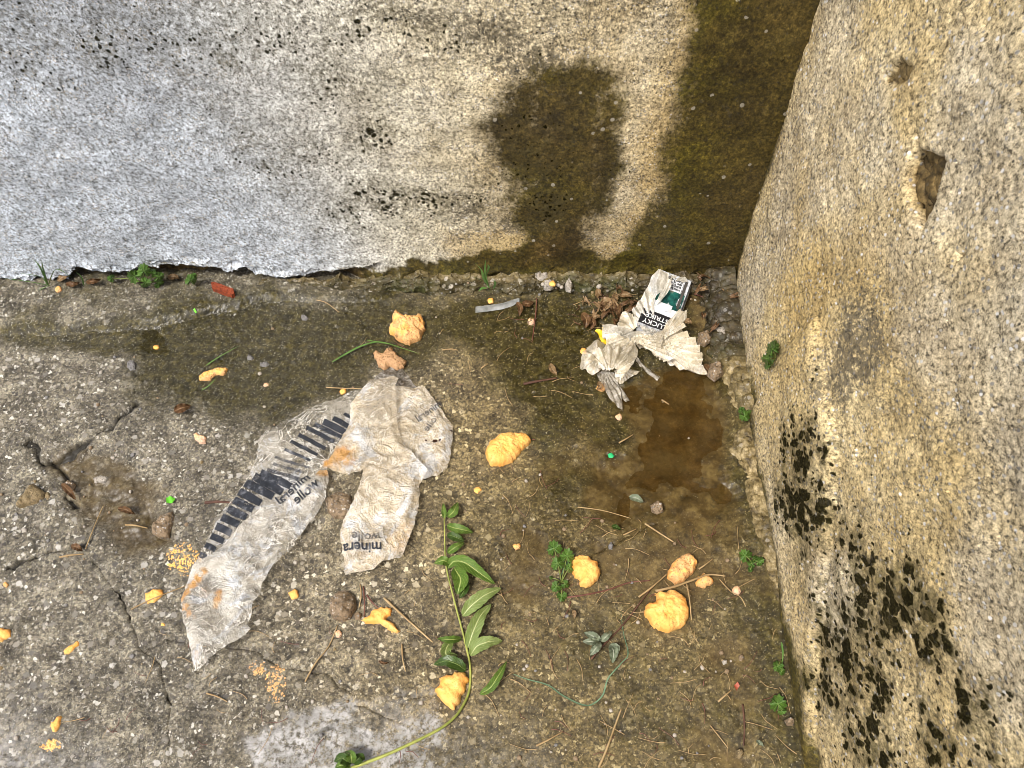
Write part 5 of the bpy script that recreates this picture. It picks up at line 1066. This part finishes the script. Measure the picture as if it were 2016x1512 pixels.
twig(A3([(780, 580), (880, 555), (990, 515), (1060, 490), (1150, 497)]), .0018, SW, 'pale dry twig lying across the two foam lumps', .022)
twig(A3([(1010, 460), (1040, 440), (1085, 405)]), .0012, SW, 'short dry twig sticking up right of the rough foam lump', .018)
twig(A3([(480, 1512), (520, 1420), (560, 1310), (600, 1200)]), .0017, SW, 'long straight twig at the bottom centre right of the loop')
twig(A3([(150, 1395), (210, 1365), (290, 1320)]), .0013, SW, 'short straw twig at the bottom right of the branch')
twig(A2([(422, 618), (500, 690), (600, 780), (678, 848)]), .0017, SW, 'straight yellow straw right of the long foam piece')
twig(A2([(330, 600), (360, 640), (390, 668)]), .0012, RS, 'short brown stick above the long foam piece', .005)
twig(A2([(295, 545), (300, 600), (290, 660)]), .0011, SW, 'thin stick left of the short brown one above the foam piece')
twig(A2([(312, 555), (318, 640), (315, 715)]), .0011, RS, 'thin reddish stick touching the long foam piece')
twig(A2([(5, 1060), (60, 960), (130, 870), (175, 760)]), .0012, SW, 'thin bent straw between film tip and foam dust')
twig(A2([(515, 860), (520, 940), (535, 1005)]), .0012, SW, 'pale curved straw left of the folded branch leaf')
twig(C1([(1000, 225), (1060, 222), (1140, 228)]), .0026, TW, 'thick dark stick pointing at the striped film edge')
twig(C1([(610, 330), (660, 335), (715, 340)]), .0016, SW, 'pale stick in the rubble left of the lime green scrap')
twig(C1([(640, 745), (730, 700), (830, 660), (910, 630)]), .0010, SW, 'thin straw passing under the flat yellow foam bit')
twig(C1([(295, 492), (350, 482), (410, 476)]), .0015, SW, 'yellow straw lying along the left crack')
twig(C1([(420, 450), (440, 390), (470, 300), (500, 230)]), .0010, SW, 'long thin pale straw in the left rubble')
twig(C1([(1010, 1155), (1060, 1170), (1110, 1195)]), .0011, SW, 'short straw below the film lower tip')
twig(B2([(1315, 540), (1310, 620), (1300, 700), (1290, 775)]), .0011, RS, 'upright thin reddish stalk left of the dead leaves')
twig(B2([(1240, 1020), (1310, 1005), (1430, 985)]), .0024, TW, 'dark wet stick left of the dangling bag end')
twig(B2([(1780, 1365), (1820, 1340), (1862, 1312)]), .0014, SW, 'short pale stick left of the puddle')
twig(B2([(780, 830), (830, 825), (870, 832)]), .0011, SW, 'pale bent straw right of the crumbly foam lump')
twig(B2([(1000, 935), (1020, 920), (1040, 908)]), .0014, SW, 'tiny pale splinter in the wet area')
twig(B1([(1795, 548), (1850, 560), (1920, 612)]), .0009, SW, 'thin white root arching above the rounded foam lump')
twig(B2([(120, 1040), (220, 1050), (330, 1055)]), .0010, SW, 'yellow straw touching the upper left film edge')
twig(A3([(370, 135), (500, 155), (650, 188)]), .0010, SW, 'thin yellow straw below the emerald scrap')
twig(A3([(725, 220), (800, 270), (875, 318)]), .0015, SW, 'tan twig in the pile below the puddle')
twig(A3([(610, 285), (650, 265), (680, 250)]), .0012, SW, 'short forked straw left of the twig pile')
twig(A3([(1120, 515), (1180, 580), (1230, 610), (1258, 660)]), .0008, SW, 'curly pale root right of the small foam scrap')
twig(A3([(945, 540), (960, 620), (970, 730)]), .0011, SW, 'thin pale stalk along the right side of the biggest foam lump', .01)
twig(A3([(690, 612), (760, 560), (840, 490)]), .0014, SW, 'straw leaning on the rough foam lump from the left', .006)
twig(A3([(1240, 1180), (1250, 1290), (1245, 1400)]), .0014, TW, 'brown stalk standing beside the lowest weed')
twig(A3([(1070, 1290), (1110, 1340), (1165, 1410)]), .0009, SW, 'pale fine straw at the bottom right')
twig(A3([(1110, 1165), (1150, 1130), (1180, 1105)]), .0014, SW, 'short brown straw beside the red leaf scrap')
twig(W3([(600, 215), (640, 260), (680, 305)]), .0012, SW, 'tan straw above the dead leaves')
twig(W3([(1195, 300), (1250, 320), (1308, 358)]), .0011, RS, 'reddish straw right of the cigarette packet')
twig(W3([(1395, 165), (1430, 185), (1460, 205)]), .0018, SW, 'pale chip of wood in the dark corner')
twig(W3([(960, 1075), (990, 1095), (1012, 1108)]), .0014, SW, 'pale splinter in the brown puddle', .006)
# dead leaves
for i, (mid, wd, mt, lab) in enumerate([
 (B1([(985, 1185), (1030, 1165), (1085, 1150)]), 60, LB, 'flat dark brown leaf at the lower rim of the algae water'),
 (B2([(1680, 570), (1710, 555), (1740, 620)]), 50, LT, 'folded tan dead leaf on top of the leaf litter'), (B2([(1720, 545), (1760, 580), (1770, 640)]), 40, LT, 'curled tan leaf right in the leaf litter'),
 (B2([(1570, 620), (1600, 660), (1590, 710)]), 55, LB, 'dark curled leaf at the left of the leaf litter'), (B2([(1600, 640), (1640, 680), (1620, 720)]), 40, LB, 'brown leaf in the middle of the leaf litter'),
 (B2([(1620, 655), (1660, 640), (1680, 655)]), 30, LT, 'small tan leaf above the yellow sliver'), (B2([(1780, 530), (1820, 520), (1860, 535)]), 36, LT, 'tan leaf touching the tall bag fold'),
 (B2([(1230, 565), (1265, 570), (1300, 560)]), 40, LB, 'brown leaf right of the clear strip'), (B2([(1200, 560), (1225, 590), (1215, 640)]), 34, LB, 'wet red brown leaf right below the clear strip'),
 (B2([(1390, 905), (1405, 940), (1430, 975)]), 40, LT, 'small curled leaf left of the bag end'), (W3([(1270, 820), (1290, 850), (1310, 880)]), 50, LB, 'dark leaf at the tip of the fanned bag'),
 (A3([(340, 680), (352, 700), (350, 730)]), 26, LT, 'orange brown leaf scrap below the leafy weed'), (C1([(300, 130), (340, 170), (370, 210)]), 44, LB, 'dark wet leaf in the left hollow'),
 (C1([(570, 250), (610, 255), (660, 280)]), 40, LB, 'dark brown leaf above the rubble at left'), (C1([(350, 440), (380, 445), (410, 465)]), 44, LB, 'small dark leaf at the end of the left crack'),
 (A3([(640, 75), (680, 85), (718, 110)]), 44, LS, 'grey green leaf fragment at the lower edge of the puddle'), (A3([(545, 240), (570, 245), (598, 260)]), 32, LD, 'small dark green leaf above the yellow lump'),
 (A3([(1310, 1370), (1330, 1385), (1350, 1405)]), 26, LS, 'small grey green leaf near the bottom right'), (A2([(390, 950), (420, 965), (450, 960)]), 20, LB, 'small dark leaf scrap right of the foam dust'),
 (W3([(480, 950), (500, 990), (470, 1015)]), 30, LT, 'tan scrap under the bag'), (B1([(340, 470), (380, 440), (420, 425)]), 40, LT, 'tan dead leaf stuck in the gap under the wall, largest there'),
 (B1([(385, 485), (430, 490), (470, 480)]), 34, LB, 'dark leaf lying in the mouth of the wall gap'), (B1([(500, 480), (560, 470), (590, 460)]), 34, LB, 'dark leaf deep in the gap left of the largest weed'),
 (B1([(960, 450), (1000, 440), (1030, 455)]), 34, LT, 'tan leaf in the gap right of the largest weed')]):
    o = leaf(None, mid, wd / 2.88, mt, 1.1, .007, i + 80, zh=.004, name='dead_leaf', wave=.004); tag(at_origin(o), lab, 'leaf', 'dead leaves')
rl = random.Random(21); lm = []
for k in range(5):
    o = leaf(None, [(1180 + k * 9, 600), (1186 + k * 9, 606 + k), (1190 + k * 9, 615)], 9 + k, (LB, LT, LB, LB, LT)[k], 1.3, .006, 200 + k, zh=.003, name='dead_leaf', wave=.005); at_origin(o); tag(o, 'small crisp brown leaf in the litter drift left of the bag', 'leaf', 'dead leaves'); lm.append(o)
for k in range(34):
    px, py = (rl.gauss(1195, 26), rl.gauss(612, 22)) if k < 22 else (rl.gauss(1405, 25), rl.gauss(600, 40))
    if py < 560: continue
    o = lm[k % 5].copy(); COL.objects.link(o); x, y = G(px, py, .004); o.location = (x, y, gz(x, y) + rl.uniform(.0, .006) + (.02 if k >= 22 else 0)); o.rotation_euler = (rl.uniform(-.4, .4), rl.uniform(-.4, .4), rl.uniform(0, 6.28))
    tag(o, 'small crisp brown leaf in the litter drift left of the bag' if k < 22 else 'small brown leaf in the dark litter of the wall corner', 'leaf', 'dead leaves')
# litter: straw bits and pebbles, many alike
def inpoly(poly, n, seed):
    rg = random.Random(seed); P_ = np.array(poly, float); out = []
    while len(out) < n:
        x = rg.uniform(P_[:, 0].min(), P_[:, 0].max()); y = rg.uniform(P_[:, 1].min(), P_[:, 1].max())
        if float(sdf(P_, np.array([x]), np.array([y]))[0]) < 0: out.append((x, y))
    return out
BL = [(330, 1230), (860, 1130), (1000, 950), (1100, 900), (1500, 1150), (1560, 1490), (60, 1500)]; RB = [(980, 900), (1200, 1000), (1440, 1030), (1530, 1250), (1570, 1500), (980, 1500)]
UPP = [(640, 640), (1180, 610), (1200, 800), (1100, 900), (900, 780)]; LIT = [(1130, 590), (1240, 560), (1240, 640), (1190, 680), (1130, 660)]; CRN = [(1380, 560), (1460, 600), (1470, 720), (1400, 740), (1390, 650)]
rg = random.Random(5)
masters = []
for k in range(14):
    L = rg.uniform(.010, .034); b = rg.uniform(-.003, .003); o = tube('straw_bit', [(-L / 2, 0, 0), (-L * .1, b, .0015), (L / 2, -b * .5, .0005)], 0.0004 + .0003 * rg.random(), .0003, SW if k % 3 else RS, None, 5); masters.append(o)
spots_ = [(p, 'thin dry straw bit lying on the rough concrete floor') for p in inpoly(BL, 85, 1) + inpoly(RB, 110, 2) + inpoly(UPP, 26, 3) + inpoly(LIT, 26, 4) + inpoly(CRN, 14, 6)]
for i, ((px, py), lab) in enumerate(spots_):
    src = masters[i % 14]; o = src if i < 14 else src.copy()
    if i >= 14: COL.objects.link(o)
    x, y = G(px, py); o.location = (x, y, gz(x, y) + .0016); o.rotation_euler = (0, rg.uniform(-.05, .05), rg.uniform(0, 6.28)); o.scale = (1, 1, 1) if i % 3 else (.7, .8, .8); tag(o, lab, 'straw', 'dry straw bits scattered on the concrete')
mp = []
for k in range(10):
    r = 1; ol = [(.001 * math.cos(t) * rg.uniform(.7, 1.3), .001 * math.sin(t) * rg.uniform(.6, 1.1)) for t in np.linspace(0, 6.28, 8)[:-1]]
    mt = (ST3, ST4, ST3, ST2, ST1, ST3, ST4, ST2, ST3, ST2)[k]; me = blob_mesh('pebble', ol, .0009, .2, 600, k, 7, 12, 0); mp.append(link('pebble', me, mt))
ALLG = [(0, 680), (1180, 600), (1460, 1000), (1580, 1500), (0, 1500)]
i = 0
for (px, py) in inpoly(ALLG, 120, 7) + inpoly(RB, 60, 8) + inpoly([(60, 860), (330, 900), (340, 1100), (60, 1100)], 30, 9) + inpoly(CRN, 30, 10) + inpoly([(820, 530), (1370, 520), (1370, 590), (820, 590)], 24, 11):
    src = mp[i % 10]; o = src if i < 10 else src.copy()
    if i >= 10: COL.objects.link(o)
    s_ = rg.choice([1.3, 1.6, 1.9, 2.3, 2.8, 3.4]); foot = i >= 240
    if foot: s_ *= 1.4; x, y = G(px, py, .022); z = .02
    else: x, y = G(px, py); z = gz(x, y) - .0006
    o.location = (x, y, z); o.rotation_euler = (0, 0, rg.uniform(0, 6.28)); o.scale = (s_, s_, s_)
    tag(o, 'tiny loose pebble among many on the concrete', 'pebble', 'loose pebbles scattered over the ground'); i += 1
